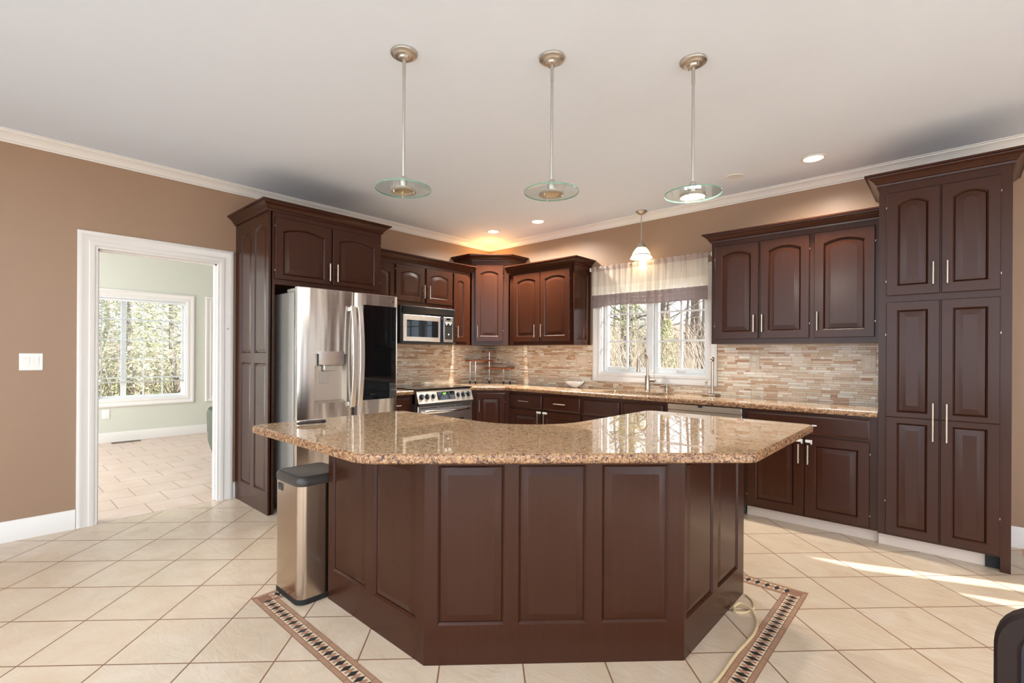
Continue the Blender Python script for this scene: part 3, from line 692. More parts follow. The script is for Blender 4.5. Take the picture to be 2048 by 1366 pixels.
yb0, yb1 = hole[0], hole[1]; xb = 0.956
for quad in ([(1.003, yb0, hole[2]), (1.003, yb0, hole[3]), (xb, yb0+0.02, hole[3]), (xb, yb0+0.02, hole[2]+0.02)],
             [(1.003, yb1, hole[2]), (xb, yb1-0.02, hole[2]+0.02), (xb, yb1-0.02, hole[3]), (1.003, yb1, hole[3])],
             [(xb, yb0+0.02, hole[2]+0.02), (xb, yb0+0.02, hole[3]), (xb, yb1-0.02, hole[3]), (xb, yb1-0.02, hole[2]+0.02)],
             [(1.003, yb0, hole[2]), (xb, yb0+0.02, hole[2]+0.02), (xb, yb1-0.02, hole[2]+0.02), (1.003, yb1, hole[2])],
             [(1.003, yb0, hole[3]), (1.003, yb1, hole[3]), (xb, yb1-0.02, hole[3]), (xb, yb0+0.02, hole[3])]): m.poly(quad)
part('dispenser_recess', m, mk_steel('recess_steel', (206, 196, 184), 0.4), ld)
m = MB(); m.loft([[(x, y, z) for (y, z) in ((-2.958, zb), (-2.738, zb), (-2.738, zt), (-2.958, zt))] for (x, zb, zt) in ((0.957, 1.19, 1.30), (1.000, 1.195, 1.308), (1.014, 1.202, 1.308))])
part('dispenser_head', m, CHROME, ld)
m = MB(); m.box(0.965, 0.998, -2.905, -2.805, 1.150, 1.197, 0.006); part('dispenser_spout', m, PNICK, ld)
m = MB(); m.loft([[(x0_, y, z) for (y, z) in ((-2.925, zb_), (-2.845, zb_), (-2.845, 1.145), (-2.925, 1.145))] for (x0_, zb_) in ((0.960, 1.055), (0.974, 1.050))]); part('dispenser_paddle', m, PNICK, ld)
rd, xf2 = fdoor('right_door', -2.637, -2.205, 0.735, 1.811)
m = MB(); m.loft([[(x, y, z) for (y, z) in ((-2.556, 0.893), (-2.226, 0.893), (-2.226, 1.712), (-2.556, 1.712))] for x in (0.99, 1.0085)]); part('glass_panel', m, BGLASS, rd)
m = MB(); m.cyl((1.0, -2.262, 1.758), (1.004, -2.262, 1.758), 0.011, 16); part('badge', m, CHROME, rd)
for (dpart, y, sg) in ((ld, -2.672, 1), (rd, -2.607, 1)):
    m = MB(); R = []
    for i in range(25):
        t_ = i/24; z = 0.845+(1.69-0.845)*t_; bow = math.sin(PI*t_)**0.75; x = 1.030+0.038*bow; yy = y + 0.004*bow
        R.append([(x-0.006, yy-0.018, z), (x-0.003, yy-0.021, z), (x+0.005, yy-0.021, z), (x+0.008, yy-0.018, z), (x+0.008, yy+0.018, z), (x+0.005, yy+0.021, z), (x-0.003, yy+0.021, z), (x-0.006, yy+0.018, z)])
    m.loft(R)
    for zz in (0.87, 1.665): m.box(0.995, 1.032, y-0.011, y+0.011, zz-0.02, zz+0.02, 0.004)
    part('handle', m, mk_steel('handle_steel', (222, 214, 206), 0.3), dpart)
fz, _ = fdoor('freezer_drawer', -3.122, -2.205, 0.06, 0.725)
m = MB(); m.tube([(1.005, -3.06, 0.60), (1.055, -3.03, 0.60), (1.07, -2.66, 0.60), (1.055, -2.30, 0.60), (1.005, -2.27, 0.60)], 0.012, 10); part('handle', m, NICKEL, fz)

# ------------------------------------------------------------------ upper cabinets, left wall
ua = thing('wall_cabinet', 'dark wall cabinet run above and around the microwave', 'cabinet', (0.16, -1.43, 1.405))
m = MB(); m.box(0, 0.33, -2.204, -1.747, 1.405, 2.31); m.box(0, 0.33, -1.747, -0.958, 1.822, 2.31); m.box(0, 0.33, -0.958, -0.672, 1.405, 2.31); part('body', m, WOOD, ua)
X = 0.33; U, Wd = (0, 1, 0), (1, 0, 0)
door(ua, fr((X, -2.19, 1.44), U, Wd), 0.395, 0.815, 0.03, (0.05, 0.05, 0.06, 0.06), h=(0.03, 0.05, 0.03, 0.19))
door(ua, fr((X, -1.773, 1.868), U, Wd), 0.385, 0.39, 0.03, (0.062, 0.062, 0.058, 0.06), h=(0.368, 0.045, 0.368, 0.195), hinge='l')
door(ua, fr((X, -1.360, 1.868), U, Wd), 0.385, 0.39, 0.03, (0.062, 0.062, 0.058, 0.06), h=(0.03, 0.045, 0.03, 0.195), hinge='r')
door(ua, fr((X, -0.950, 1.44), U, Wd), 0.222, 0.815, 0.02, (0.062, 0.062, 0.065, 0.075), h=(0.042, 0.05, 0.042, 0.19))
m = MB(); m.sweep(crown_prof(2.298, 2.375, 0.068), [(X, -2.204), (X, -0.672), (0.0, -0.672)]); m.box(0, X, -2.204, -0.672, 2.31, 2.32); part('crown_moulding', m, WOOD, ua)
# corner cabinet
uc = thing('corner_wall_cabinet', 'tall dark diagonal corner wall cabinet with single arched door', 'cabinet', (0.3, -0.3, 1.405))
cpoly = [(0, 0), (0, -0.664), (0.276, -0.664), (0.340, -0.600), (0.640, -0.300), (0.700, -0.240), (0.700, 0)]
cpoly = [(0, 0), (0, -0.625), (0.315, -0.625), (0.640, -0.300), (0.640, 0)]
m = MB(); m.prism(cpoly, 1.405, 2.465); part('body', m, WOOD, uc)
Fo = (0.3455, -0.5945, 1.455); door(uc, fr(Fo, (q2, q2, 0), (q2, -q2, 0)), 0.345, 0.948, 0.03, (0.06, 0.06, 0.062, 0.075), h=(0.030, 0.045, 0.030, 0.19), hinge='r')
m = MB(); m.sweep(crown_prof(2.455, 2.532, 0.075), [(0.0, -0.625), (0.315, -0.625), (0.640, -0.300), (0.640, 0.0)]); m.prism(cpoly, 2.465, 2.475); part('crown_moulding', m, WOOD, uc)
# upper cabinet left of the window
ub = thing('wall_cabinet', 'dark two door wall cabinet left of the kitchen window', 'cabinet', (1.16, -0.16, 1.405))
m = MB(); m.box(0.690, 1.628, -0.33, 0, 1.405, 2.31); part('body', m, WOOD, ub)
m = MB().frame(*fr((1.628, -0.33, 1.405), (0, 1, 0), (1, 0, 0))); m.box(0, 0.33, 0, 0.905, -0.01, 0.006); cell(m, (0, 0.33, 0, 0.905), (0.055, 0.275, 0.06, 0.80), 0.03, T=0.017, edge=False); part('side_panel', m, WOOD, ub)
Y = -0.33; U, Wd = (1, 0, 0), (0, -1, 0)
door(ub, fr((0.757, Y, 1.45), U, Wd), 0.408, 0.808, 0.03, (0.062, 0.062, 0.06, 0.06), h=(0.356, 0.045, 0.356, 0.195), hinge='l')
door(ub, fr((1.178, Y, 1.45), U, Wd), 0.415, 0.808, 0.03, (0.062, 0.062, 0.06, 0.06), h=(0.030, 0.045, 0.030, 0.195), hinge='r')
m = MB(); m.sweep(crown_prof(2.298, 2.375, 0.068), [(0.645, Y), (1.645, Y), (1.645, 0.0)]); m.box(0.69, 1.645, -0.33, 0, 2.31, 2.32); part('crown_moulding', m, WOOD, ub)
# upper cabinets right of the window
ur = thing('wall_cabinet', 'dark three door wall cabinet between the window and the pantry', 'cabinet', (3.73, -0.16, 1.395))
m = MB(); m.box(3.126, 4.343, -0.33, 0, 1.395, 2.31); part('body', m, WOOD, ur)
door(ur, fr((3.160, Y, 1.437), U, Wd), 0.354, 0.820, 0.03, (0.058, 0.058, 0.06, 0.06), h=(0.325, 0.055, 0.325, 0.20), hinge='l')
door(ur, fr((3.530, Y, 1.437), U, Wd), 0.354, 0.820, 0.03, (0.058, 0.058, 0.06, 0.06), h=(0.020, 0.055, 0.020, 0.20), hinge='r')
door(ur, fr((3.918, Y, 1.437), U, Wd), 0.380, 0.820, 0.03, (0.060, 0.060, 0.06, 0.06), h=(0.024, 0.055, 0.024, 0.20), hinge='r')
m = MB(); m.sweep(crown_prof(2.298, 2.375, 0.068), [(3.126, 0.0), (3.126, Y), (4.343, Y)]); m.box(3.126, 4.343, -0.33, 0, 2.31, 2.32); part('crown_moulding', m, WOOD, ur)

# ------------------------------------------------------------------ pantry
pn = thing('pantry_cabinet', 'floor to ceiling dark pantry cabinet with four panelled doors', 'cabinet', (4.66, -0.32, 0))
m = MB(); m.box(4.345, 4.977, -0.63, -0.004, 0.09, 2.46); m.box(4.932, 4.977, -0.63, -0.004, 0, 0.09); part('body', m, WOOD, pn)
m = MB(); m.box(4.345, 4.87, -0.56, -0.54, 0, 0.09); part('toe_kick', m, CREAM, pn, 'cream painted toe kick')
m = MB(); m.box(4.87, 4.932, -0.575, -0.56, 0.0, 0.09); part('toe_notch', m, RUBBER, pn)
Y = -0.63
door(pn, fr((4.388, Y, 1.700), U, Wd), 0.268, 0.688, 0.028, (0.056, 0.056, 0.062, 0.055), h=(0.236, 0.055, 0.236, 0.198), hinge='l')
door(pn, fr((4.663, Y, 1.700), U, Wd), 0.264, 0.688, 0.028, (0.052, 0.052, 0.062, 0.055), h=(0.028, 0.055, 0.028, 0.198), hinge='r')
def rows(W, a, b): return [((0, W, 0, 0.785), (a, W-b, 0.050, 0.748), 0), ((0, W, 0.785, 1.552), (a, W-b, 0.818, 1.497), 0)]
door(pn, fr((4.388, Y, 0.104), U, Wd), 0.268, 1.552, h=(0.238, 0.648, 0.238, 0.892), rows=rows(0.268, 0.056, 0.056), hinge='l')
door(pn, fr((4.663, Y, 0.104), U, Wd), 0.264, 1.552, h=(0.028, 0.648, 0.028, 0.892), rows=rows(0.264, 0.054, 0.052), hinge='r')
m = MB(); m.sweep(crown_prof(2.445, 2.520, 0.075), [(4.345, -0.004), (4.345, Y), (4.977, Y), (4.977, -0.004)]); m.box(4.345, 4.977, -0.63, -0.004, 2.46, 2.47); part('crown_moulding', m, WOOD, pn)

# ------------------------------------------------------------------ base cabinets
def base(name, label, x0, x1, toe=True):
    o = thing(name, label, 'cabinet', ((x0+x1)/2, -0.3, 0))
    m = MB(); m.box(x0, x1, -0.60, -0.002, 0.09, 0.872); part('body', m, WOOD, o)
    if toe: m = MB(); m.box(x0, x1, -0.53, -0.51, 0, 0.09); part('toe_kick', m, CREAM, o, 'cream painted toe kick')
    return o
Y = -0.60
def drawer(parent, F, W, H, h=None, name='drawer'):
    o, u, v, wd = F; m = MB().frame(*F); m.box(0, W, 0, H, 0, 0.012); 
    R = [ring_rect(0, W, 0, H, 0.010), ring_rect(0, W, 0, H, 0.013), ring_rect(0.012, W-0.012, 0.012, H-0.012, 0.020), ring_rect(0.016, W-0.016, 0.016, H-0.016, 0.020)]
    m.loft(R, (False, True)); d = part(name, m, WOOD, parent)
    if h:
        P = lambda a, b: o+u*a+v*b+wd*0.02; hm = MB(); handle_mb(hm, P(h[0], h[1]), P(h[2], h[3]), wd); part('handle', hm, NICKEL, d)
    return d
b0 = thing('base_cabinet', 'narrow dark base cabinet with drawer between refrigerator and range', 'cabinet', (0.3, -1.97, 0))
m = MB(); m.box(0, 0.60, -2.204, -1.742, 0.09, 0.872); m.box(0, 0.53, -2.204, -1.742, 0, 0.09); part('body', m, WOOD, b0)
drawer(b0, fr((0.60, -2.19, 0.70), (0, 1, 0), (1, 0, 0)), 0.405, 0.14, (0.13, 0.07, 0.28, 0.07))
door(b0, fr((0.60, -2.19, 0.11), (0, 1, 0), (1, 0, 0)), 0.405, 0.57, 0, h=(0.36, 0.40, 0.36, 0.53))
bc = thing('corner_base_cabinet', 'dark diagonal corner base cabinet right of the range', 'cabinet', (0.3, -0.3, 0))
p_ = [(0.003, -0.003), (0.003, -0.955), (0.615, -0.955), (0.615, -0.915), (0.935, -0.60), (0.935, -0.002)]
m = MB(); m.prism(p_, 0.09, 0.872); m.prism([(0.003, -0.003), (0.003, -0.955), (0.55, -0.955), (0.55, -0.87), (0.88, -0.53), (0.935, -0.53), (0.935, -0.002)], 0, 0.09); part('body', m, WOOD, bc)
dv = Vector((0.32, 0.315, 0)).normalized(); nv_ = Vector((dv.y, -dv.x, 0))
door(bc, (Vector((0.615, -0.915, 0.11))+dv*0.062, dv, Vector((0, 0, 1)), nv_), 0.33, 0.732, 0, (0.06, 0.06, 0.06, 0.06), h=(0.034, 0.52, 0.034, 0.655), hinge='r')
b1 = base('base_cabinet', 'dark base cabinet with two drawers left of the sink', 0.937, 1.937)
for (a, b) in ((0.948, 1.420), (1.436, 1.921)):
    drawer(b1, fr((a, Y, 0.690), U, Wd), b-a, 0.155, ((b-a)/2-0.075, 0.078, (b-a)/2+0.075, 0.078))
for (a, b, hx, e) in ((0.948, 1.420, 0.438, 'l'), (1.436, 1.921, 0.034, 'r')):
    d = door(b1, fr((a, Y, 0.11), U, Wd), b-a, 0.562, 0, h=(hx, 0.41, hx, 0.54), hinge=e)
    m = MB(); xx = a+hx; m.box(xx-0.03, xx+0.03, -0.632, -0.619, 0.645, 0.667, 0.003); part('child_lock', m, SWITCH, d)
b2 = base('base_cabinet', 'dark sink base cabinet with two false drawer fronts', 1.940, 2.845)
for (a, b) in ((1.957, 2.366), (2.404, 2.808)): drawer(b2, fr((a, Y, 0.690), U, Wd), b-a, 0.150, name='false_drawer_front')
for (a, b, hx) in ((1.957, 2.366, 0.375), (2.404, 2.808, 0.03)): door(b2, fr((a, Y, 0.11), U, Wd), b-a, 0.562, 0, h=(hx, 0.41, hx, 0.54))
b3 = base('base_cabinet', 'dark two door base cabinet between dishwasher and pantry', 3.490, 4.341)
drawer(b3, fr((3.512, Y, 0.712), U, Wd), 0.787, 0.140, name='false_drawer_front')
for (a, b, hx, e) in ((3.512, 3.905, 0.362, 'l'), (3.911, 4.299, 0.024, 'r')):
    d = door(b3, fr((a, Y, 0.105), U, Wd), b-a, 0.590, 0, (0.064, 0.064, 0.055, 0.062), h=(hx, 0.388, hx, 0.530), hinge=e)
    m = MB(); xx = a+hx
    m.box(xx-0.018, xx+0.022, -0.640, -0.619, 0.652, 0.672, 0.003); m.box(xx+0.016, xx+0.024, -0.640, -0.619, 0.640, 0.672, 0.002)
    part('child_lock', m, SWITCH, d, 'white child safety latch')
m = MB(); m.box(3.958, 3.988, -0.645, -0.619, 0.777, 0.786, 0.002); part('latch_tab', m, SWITCH, b3)
# dishwasher
dw = thing('dishwasher', 'stainless steel dishwasher under the counter right of the sink', 'dishwasher', (3.165, -0.3, 0))
m = MB(); m.box(2.850, 3.485, -0.590, -0.05, 0.02, 0.868); part('body', m, BLACK, dw)
DWS = mk_steel('dishwasher_steel', (186, 170, 150), 0.28)
m = MB(); m.box(2.856, 3.474, -0.632, -0.592, 0.815, 0.866, 0.003); part('control_strip', m, DWS, dw)
m = MB(); m.box(2.856, 3.474, -0.630, -0.592, 0.11, 0.813, 0.004); dd = part('door', m, DWS, dw)
m = MB(); R = []
for i in range(21):
    t_ = i/20; x = 2.91+0.51*t_; z = 0.765-0.0*t_; o_ = 0.640+0.018*math.sin(PI*t_)**0.5
    R.append([(x, -o_-0.006, z-0.012), (x, -o_-0.008, z), (x, -o_-0.004, z+0.010), (x, -0.628, z+0.012), (x, -0.628, z-0.012)])
m.loft(R); part('handle', m, CHROME, dd)
m = MB(); m.box(3.125, 3.163, -0.640, -0.630, 0.848, 0.864, 0.003); part('latch', m, BLACK, dw)
m = MB(); m.box(2.856, 3.474, -0.56, -0.54, 0.02, 0.11); part('kick_plate', m, BLACK, dw)

# countertop on the wall run
m = MB()
run = [(0.0, -0.958), (0.620, -0.958), (0.620, -0.916), (0.885, -0.655+0.0), (0.905, -0.632), (4.343, -0.632)]
L_ = [(0, -0.006), (0, -0.958), (0.630, -0.958), (0.630, -0.905), (0.898, -0.635), (2.02, -0.635), (2.02, -0.006)]
SX0, SX1, SY0, SY1 = 2.06, 2.74, -0.50, -0.14
for pl in ([(0.006, -0.006), (0.006, -0.958), (0.630, -0.958), (0.630, -0.905), (0.898, -0.635), (SX0, -0.635), (SX0, -0.006)],
           [(SX0, -0.006), (SX0, SY1), (SX1, SY1), (SX1, -0.006)], [(SX0, SY0), (SX0, -0.635), (SX1, -0.635), (SX1, SY0)], [(SX1, -0.006), (SX1, -0.635), (4.343, -0.635), (4.343, -0.006)]):
    m.prism(pl, 0.874, 0.914)
m.cur = 1; ep = [(-0.001, 0.8745), (0.006, 0.8745), (0.011, 0.880), (0.012, 0.890), (0.012, 0.902), (0.009, 0.909), (0.004, 0.9135), (-0.001, 0.914)]
m.sweep(ep, [(0.630, -0.958), (0.630, -0.905), (0.898, -0.635), (4.343, -0.635)])
solo('granite_countertop', m, [GRAN, GEDGE], 'long L-shaped granite countertop along the back wall with the sink', 'countertop', sharp=4)
m = MB(); m.prism([(0.006, -2.204), (0.630, -2.204), (0.630, -1.742), (0.006, -1.742)], 0.874, 0.914); m.cur = 1; m.sweep(ep, [(0.630, -2.204), (0.630, -1.742)])
solo('granite_countertop', m, [GRAN, GEDGE], 'short granite countertop strip between refrigerator and range', 'countertop', sharp=4)
# sink, faucet, dispenser
sk = thing('kitchen_sink', 'undermount stainless steel sink below the window', 'sink', (2.4, -0.32, 0.70))
m = MB(); sp = fillet([(SX0-0.004, SY0-0.004, 0.04), (SX1+0.004, SY0-0.004, 0.04), (SX1+0.004, SY1+0.004, 0.04), (SX0-0.004, SY1+0.004, 0.04)])
m.loft([[(x, y, z) for x, y in inset(sp, d_)] for d_, z in ((-0.012, 0.872), (0.0, 0.872), (0.004, 0.72), (0.03, 0.70))], (False, True)); part('basin', m, STEEL, sk)
m = MB(); m.lathe((2.4, -0.32, 0.700), [(0.045, 0.0), (0.045, 0.003), (0.03, 0.004)], 20); part('drain', m, CHROME, sk)
fx, fy = 2.395, -0.085
fa = thing('kitchen_faucet', 'brushed nickel gooseneck pull down faucet behind the sink', 'faucet', (fx, fy, 0.914))
m = MB(); m.lathe((fx, fy, 0.914), [(0.030, 0), (0.030, 0.006), (0.026, 0.010), (0.025, 0.155), (0.020, 0.165), (0.020, 0.170)], 20); part('body', m, NICKEL, fa)
m = MB(); pts = [(fx, fy, 1.08), (fx, fy, 1.24)]; R_ = 0.062; dx, dy = -0.35, -0.94
for i in range(0, 15):
    a = PI*i/15; pts.append((fx+dx*R_*(1-math.cos(a)), fy+dy*R_*(1-math.cos(a)), 1.245+R_*1.05*math.sin(a)))
ex, ey = fx+dx*2*R_, fy+dy*2*R_; pts += [(ex, ey, 1.24)]
m.tube(pts, 0.0125, 12); part('neck', m, NICKEL, fa)
m = MB(); m.lathe((ex, ey, 1.12), [(0.017, 0), (0.022, 0.004), (0.022, 0.02), (0.017, 0.035), (0.0155, 0.12), (0.013, 0.125)], 16); part('spray_head', m, NICKEL, fa)
m = MB(); m.cyl((fx+0.02, fy, 1.03), (fx+0.085, fy, 1.03), 0.017, 14); m.tube([(fx+0.072, fy, 1.035), (fx+0.072, fy, 1.10), (fx+0.068, fy, 1.135)], 0.0055, 8); part('lever', m, NICKEL, fa)
sd = thing('soap_dispenser', 'short metal soap pump right of the faucet', 'soap dispenser', (2.60, -0.085, 0.914))
m = MB(); m.lathe((2.60, -0.085, 0.914), [(0.021, 0), (0.021, 0.004), (0.017, 0.008), (0.017, 0.055)], 16); part('collar', m, NICKEL, sd)
m = MB(); m.lathe((2.60, -0.085, 0.969), [(0.018, 0), (0.019, 0.004), (0.019, 0.026), (0.012, 0.028)], 16); m.tube([(2.60, -0.085, 0.985), (2.57, -0.12, 0.985), (2.555, -0.14, 0.980)], 0.006, 8); part('pump_head', m, NICKEL, sd)
pt_ = thing('paper_towel_holder', 'empty upright metal paper towel holder on the back counter', 'paper towel holder', (3.045, -0.10, 0.914))
cx, cy = 3.045, -0.105
m = MB(); m.lathe((cx, cy, 0.914), [(0.082, 0), (0.084, 0.004), (0.084, 0.016), (0.080, 0.020), (0.02, 0.022)], 32); part('base', m, NICKEL, pt_)
m = MB(); m.cyl((cx+0.012, cy, 0.93), (cx+0.012, cy, 1.235), 0.0125, 14); m.lathe((cx+0.012, cy, 1.235), [(0.017, 0), (0.018, 0.004), (0.014, 0.012)], 14); m.ball((cx+0.012, cy, 1.262), 0.019, 14); part('post', m, NICKEL, pt_)
m = MB(); m.cyl((cx-0.040, cy-0.01, 0.93), (cx-0.040, cy-0.01, 1.03), 0.007, 10); m.ball((cx-0.040, cy-0.01, 1.038), 0.012, 12); part('tension_arm', m, NICKEL, pt_)
m = MB(); c = (1.50, -0.11, 0.914)
m.lathe(c, [(0.035, 0), (0.045, 0.004), (0.075, 0.022), (0.100, 0.050), (0.112, 0.066), (0.114, 0.072), (0.108, 0.071), (0.096, 0.054), (0.070, 0.028), (0.03, 0.012)], 40)
bo = solo('glass_bowl', m, BOWLM, 'small white milk glass bowl on the back counter left of the faucet', 'bowl')

# corner shelf rack
sr = thing('corner_shelf', 'tiered reddish wood corner rack with steel legs on the counter', 'shelf rack', (0.2, -0.2, 0.914))
def shelf(pts, z): 
    m = MB(); m.slab(fillet([(x, y, 0.02) for x, y in pts], 3), [(0.002, z), (0, z+0.002), (0, z+0.017), (0.002, z+0.019)]); part('shelf_board', m, SHELFW, sr)
shelf([(0.02, -0.02), (0.02, -0.14), (0.10, -0.19), (0.20, -0.09), (0.16, -0.02)], 1.316)
shelf([(0.02, -0.10), (0.02, -0.47), (0.15, -0.47), (0.22, -0.30), (0.22, -0.12), (0.12, -0.10)], 1.200)
shelf([(0.10, -0.02), (0.10, -0.20), (0.24, -0.25), (0.40, -0.16), (0.50, -0.14), (0.50, -0.02)], 1.100)
for (x, y, z1) in ((0.062, -0.41, 1.20), (0.165, -0.41, 1.20), (0.18, -0.17, 1.316), (0.415, -0.145, 1.10), (0.475, -0.085, 1.10)):
    m = MB(); m.cyl((x, y, 0.94), (x, y, z1+0.001), 0.0055, 10); lg = part('leg', m, CHROME, sr)
    m = MB(); m.lathe((x, y, 0.914), [(0.009, 0), (0.011, 0.002), (0.011, 0.028), (0.007, 0.03)], 12); part('rubber_foot', m, RUBBER, lg)

# ------------------------------------------------------------------ backsplash and its outlets
m = MB(); m.box(0, 0.006, -2.204, 0.0, 0.914, 1.3985); struct('backsplash_left', m, SPLASH, label='strip mosaic tile backsplash on the range wall', cat='backsplash')
m = MB(); m.box(0.006, 1.683, -0.006, 0, 0.914, 1.3985); m.box(1.683, 3.069, -0.006, 0, 0.914, 0.994); m.box(3.069, 4.343, -0.006, 0, 0.914, 1.3985); struct('backsplash_back', m, SPLASH, label='strip mosaic tile backsplash on the sink wall', cat='backsplash')
m = MB(); m.box(0, 0.009, -2.204, 0.0, 1.3985, 1.405); m.box(0.006, 1.683, -0.009, 0, 1.3985, 1.405); m.box(3.069, 4.343, -0.009, 0, 1.385, 1.395); struct('trim_4', m, PLATE)
def outlet(label, F, W, H, kind, cat='outlet'):
    o, u, v, wd = F; oo = thing('electrical_outlet' if cat == 'outlet' else 'wall_switch', label, cat, o)
    m = MB().frame(*F); m.box(0, W, 0, H, 0, 0.005, 0.0015); part('cover_plate', m, PLATE, oo)
    if kind == 'outlet':
        for zc in (H*0.30, H*0.70):
            m = MB().frame(*F); m.box(W/2-0.017, W/2+0.017, zc-0.019, zc+0.019, 0.005, 0.0075, 0.001); r_ = part('receptacle', m, plain('ivory_plastic', (232, 220, 196), 0.35), oo)
            m = MB().frame(*F); m.box(W/2-0.008, W/2-0.006, zc-0.002, zc+0.008, 0.0075, 0.0079); m.box(W/2+0.006, W/2+0.008, zc-0.002, zc+0.008, 0.0075, 0.0079); m.box(W/2-0.002, W/2+0.002, zc-0.013, zc-0.009, 0.0075, 0.0079); part('slots', m, BLACK, r_)
    elif kind == 'decora':
        m = MB().frame(*F); m.box(W/2-0.0165, W/2+0.0165, H/2-0.034, H/2+0.034, 0.005, 0.008, 0.001); part('rocker', m, PLATE, oo)
    else:
        m = MB().frame(*F); m.box(0.035, W-0.035, H/2-0.034, H/2+0.034, 0.005, 0.007, 0.001); part('rocker', m, plain('pale_plate', (226, 208, 184), 0.35), oo)
    return oo
fb = lambda x, z: fr((x, -0.006, z), (1, 0, 0), (0, -1, 0))
outlet('beige outlet plate in the backsplash left of the corner rack', fr((0.006, -0.680, 1.158), (0, 1, 0), (1, 0, 0)), 0.085, 0.135, 'outlet')
outlet('beige outlet plate in the backsplash right of the corner rack', fb(0.392, 1.158), 0.085, 0.14, 'outlet')
outlet('narrow beige rocker plate in the backsplash left of the window', fb(1.222, 1.158), 0.09, 0.135, 'decora', 'switch')
outlet('wide blank beige switch plate next to the window casing', fb(1.442, 1.162), 0.18, 0.13, 'wide', 'switch')
outlet('beige outlet in the right backsplash nearer the window', fb(3.352, 1.165), 0.088, 0.14, 'outlet')
outlet('beige outlet in the right backsplash beside the pantry', fb(4.182, 1.172), 0.095, 0.135, 'outlet')

# ------------------------------------------------------------------ microwave
mw = thing('microwave', 'over the range microwave in stainless steel with black vent grille', 'microwave', (0.2, -1.365, 1.405))
m = MB(); m.box(0.0, 0.385, -1.743, -0.962, 1.408, 1.818, 0.003); part('body', m, BLACK, mw)
m = MB(); m.box(0.380, 0.398, -1.715, -0.988, 1.738, 1.808); vg = part('vent_grille', m, BLACK, mw)
m = MB()
for i in range(5): m.frame((0.398, -1.712, 1.745+i*0.0135), (0, 1, 0), (0.5, 0, 0.86), (0.86, 0, -0.5)); m.box(0, 0.72, 0, 0.010, -0.001, 0.003)
part('louvres', m, plain('vent_black', (40, 40, 42), 0.25), vg)
m = MB(); m.box(0.380, 0.404, -1.714, -1.203, 1.430, 1.718, 0.003); md = part('door', m, mk_steel('microwave_steel', (236, 228, 216), 0.3), mw)
m = MB(); m.box(0.400, 0.4052, -1.669, -1.235, 1.479, 1.662); part('door_window', m, plain('grey_mirror_glass', (52, 56, 60), 0.03, 0.75), md)
m = MB(); m.box(0.380, 0.402, -1.203, -1.155, 1.420, 1.730, 0.003); part('handle_strip', m, plain('blue_black_strip', (22, 27, 40), 0.15), mw)
m = MB(); m.cyl((0.402, -1.178, 1.697), (0.405, -1.178, 1.697), 0.012, 16); part('badge', m, CHROME, mw)
m = MB(); m.box(0.380, 0.403, -1.152, -1.008, 1.432, 1.720, 0.003); cpn = part('control_panel', m, mk_steel('panel_steel', (206, 200, 192), 0.32), mw)
m = MB(); m.box(0.402, 0.4042, -1.114, -1.052, 1.684, 1.706); part('display', m, BGLASS, cpn)
m = MB(); m.box(0.402, 0.4040, -1.135, -1.026, 1.464, 1.667); kp = part('keypad', m, BLACK, cpn)
m = MB()
for r_ in range(9):
    for c_ in range(5):
        y = -1.126+c_*0.0225; z = 1.480+r_*0.0195
        if r_ < 7: m.box(0.404, 0.4045, y-0.003, y+0.003, z-0.002, z+0.002)
part('key_marks', m, plain('grey_marks', (150, 148, 142), 0.4), kp)
m = MB()
for (y, z) in ((-1.122, 1.656), (-1.097, 1.656), (-1.070, 1.656), (-1.043, 1.656), (-1.112, 1.637), (-1.056, 1.637), (-1.080, 1.520)): m.cyl((0.404, y, z), (0.4055, y, z), 0.010, 12)
part('buttons', m, SWITCH, kp)
m = MB(); m.box(0.36, 0.398, -1.743, -0.965, 1.408, 1.422, 0.002); part('bottom_trim', m, BLACK, mw)

# ------------------------------------------------------------------ range
rg = thing('range', 'slide in stainless steel electric range with black glass cooktop', 'range', (0.33, -1.35, 0))
m = MB(); m.box(0.03, 0.64, -1.735, -0.965, 0.02, 0.905); part('body', m, DGREY, rg)
m = MB(); m.box(0.008, 0.675, -1.742, -0.958, 0.914, 0.926, 0.004); part('cooktop', m, BGLASS, rg)
def slant(v): return 0.662+0.045*(0.905-v)/0.125
m = MB(); m.loft([[(0.60, y, 0.772), (0.708, y, 0.778), (0.700, y, 0.790), (0.664, y, 0.900), (0.655, y, 0.912), (0.60, y, 0.912)] for y in (-1.735, -0.965)]); pnl = part('control_panel', m, mk_steel('range_steel', (234, 229, 222), 0.32), rg)
dirw = Vector((0.110, 0, 0.036)).normalized(); dv2 = Vector((-0.036, 0, 0.110)).normalized()
def onp(y, v): return Vector((0.700, y, 0.790))+dv2*v
for y in (-1.682, -1.606, -1.528, -1.176, -1.100, -1.022):
    m = MB(); p = onp(y, 0.058); rr = 0.030 if y not in (-1.528, -1.176) else 0.025
    m.tube([p, p+dirw*0.006, p+dirw*0.0065, p+dirw*0.024, p+dirw*0.026], [rr, rr, rr*0.80, rr*0.72, rr*0.55], 20); kb_ = part('knob', m, BLACK, pnl)
    m = MB(); m.frame(p+dirw*0.024, (0, 1, 0), dv2, dirw); m.box(-0.003, 0.003, -rr*0.7, rr*0.7, 0, 0.009, 0.001); part('knob_grip', m, CHROME, kb_)
m = MB(); m.frame(onp(-1.473, 0.012), (0, 1, 0), dv2, dirw); m.box(0, 0.250, 0, 0.090, -0.002, 0.0015); dp = part('display', m, BGLASS, pnl)
m = MB(); m.frame(onp(-1.473, 0.012), (0, 1, 0), dv2, dirw)
for (a, b) in ((0.085, 0.058), (0.100, 0.058), (0.112, 0.062)): m.box(a, a+0.009, b, b+0.018, 0.0015, 0.0018)
part('clock_digits', m, LED, dp)
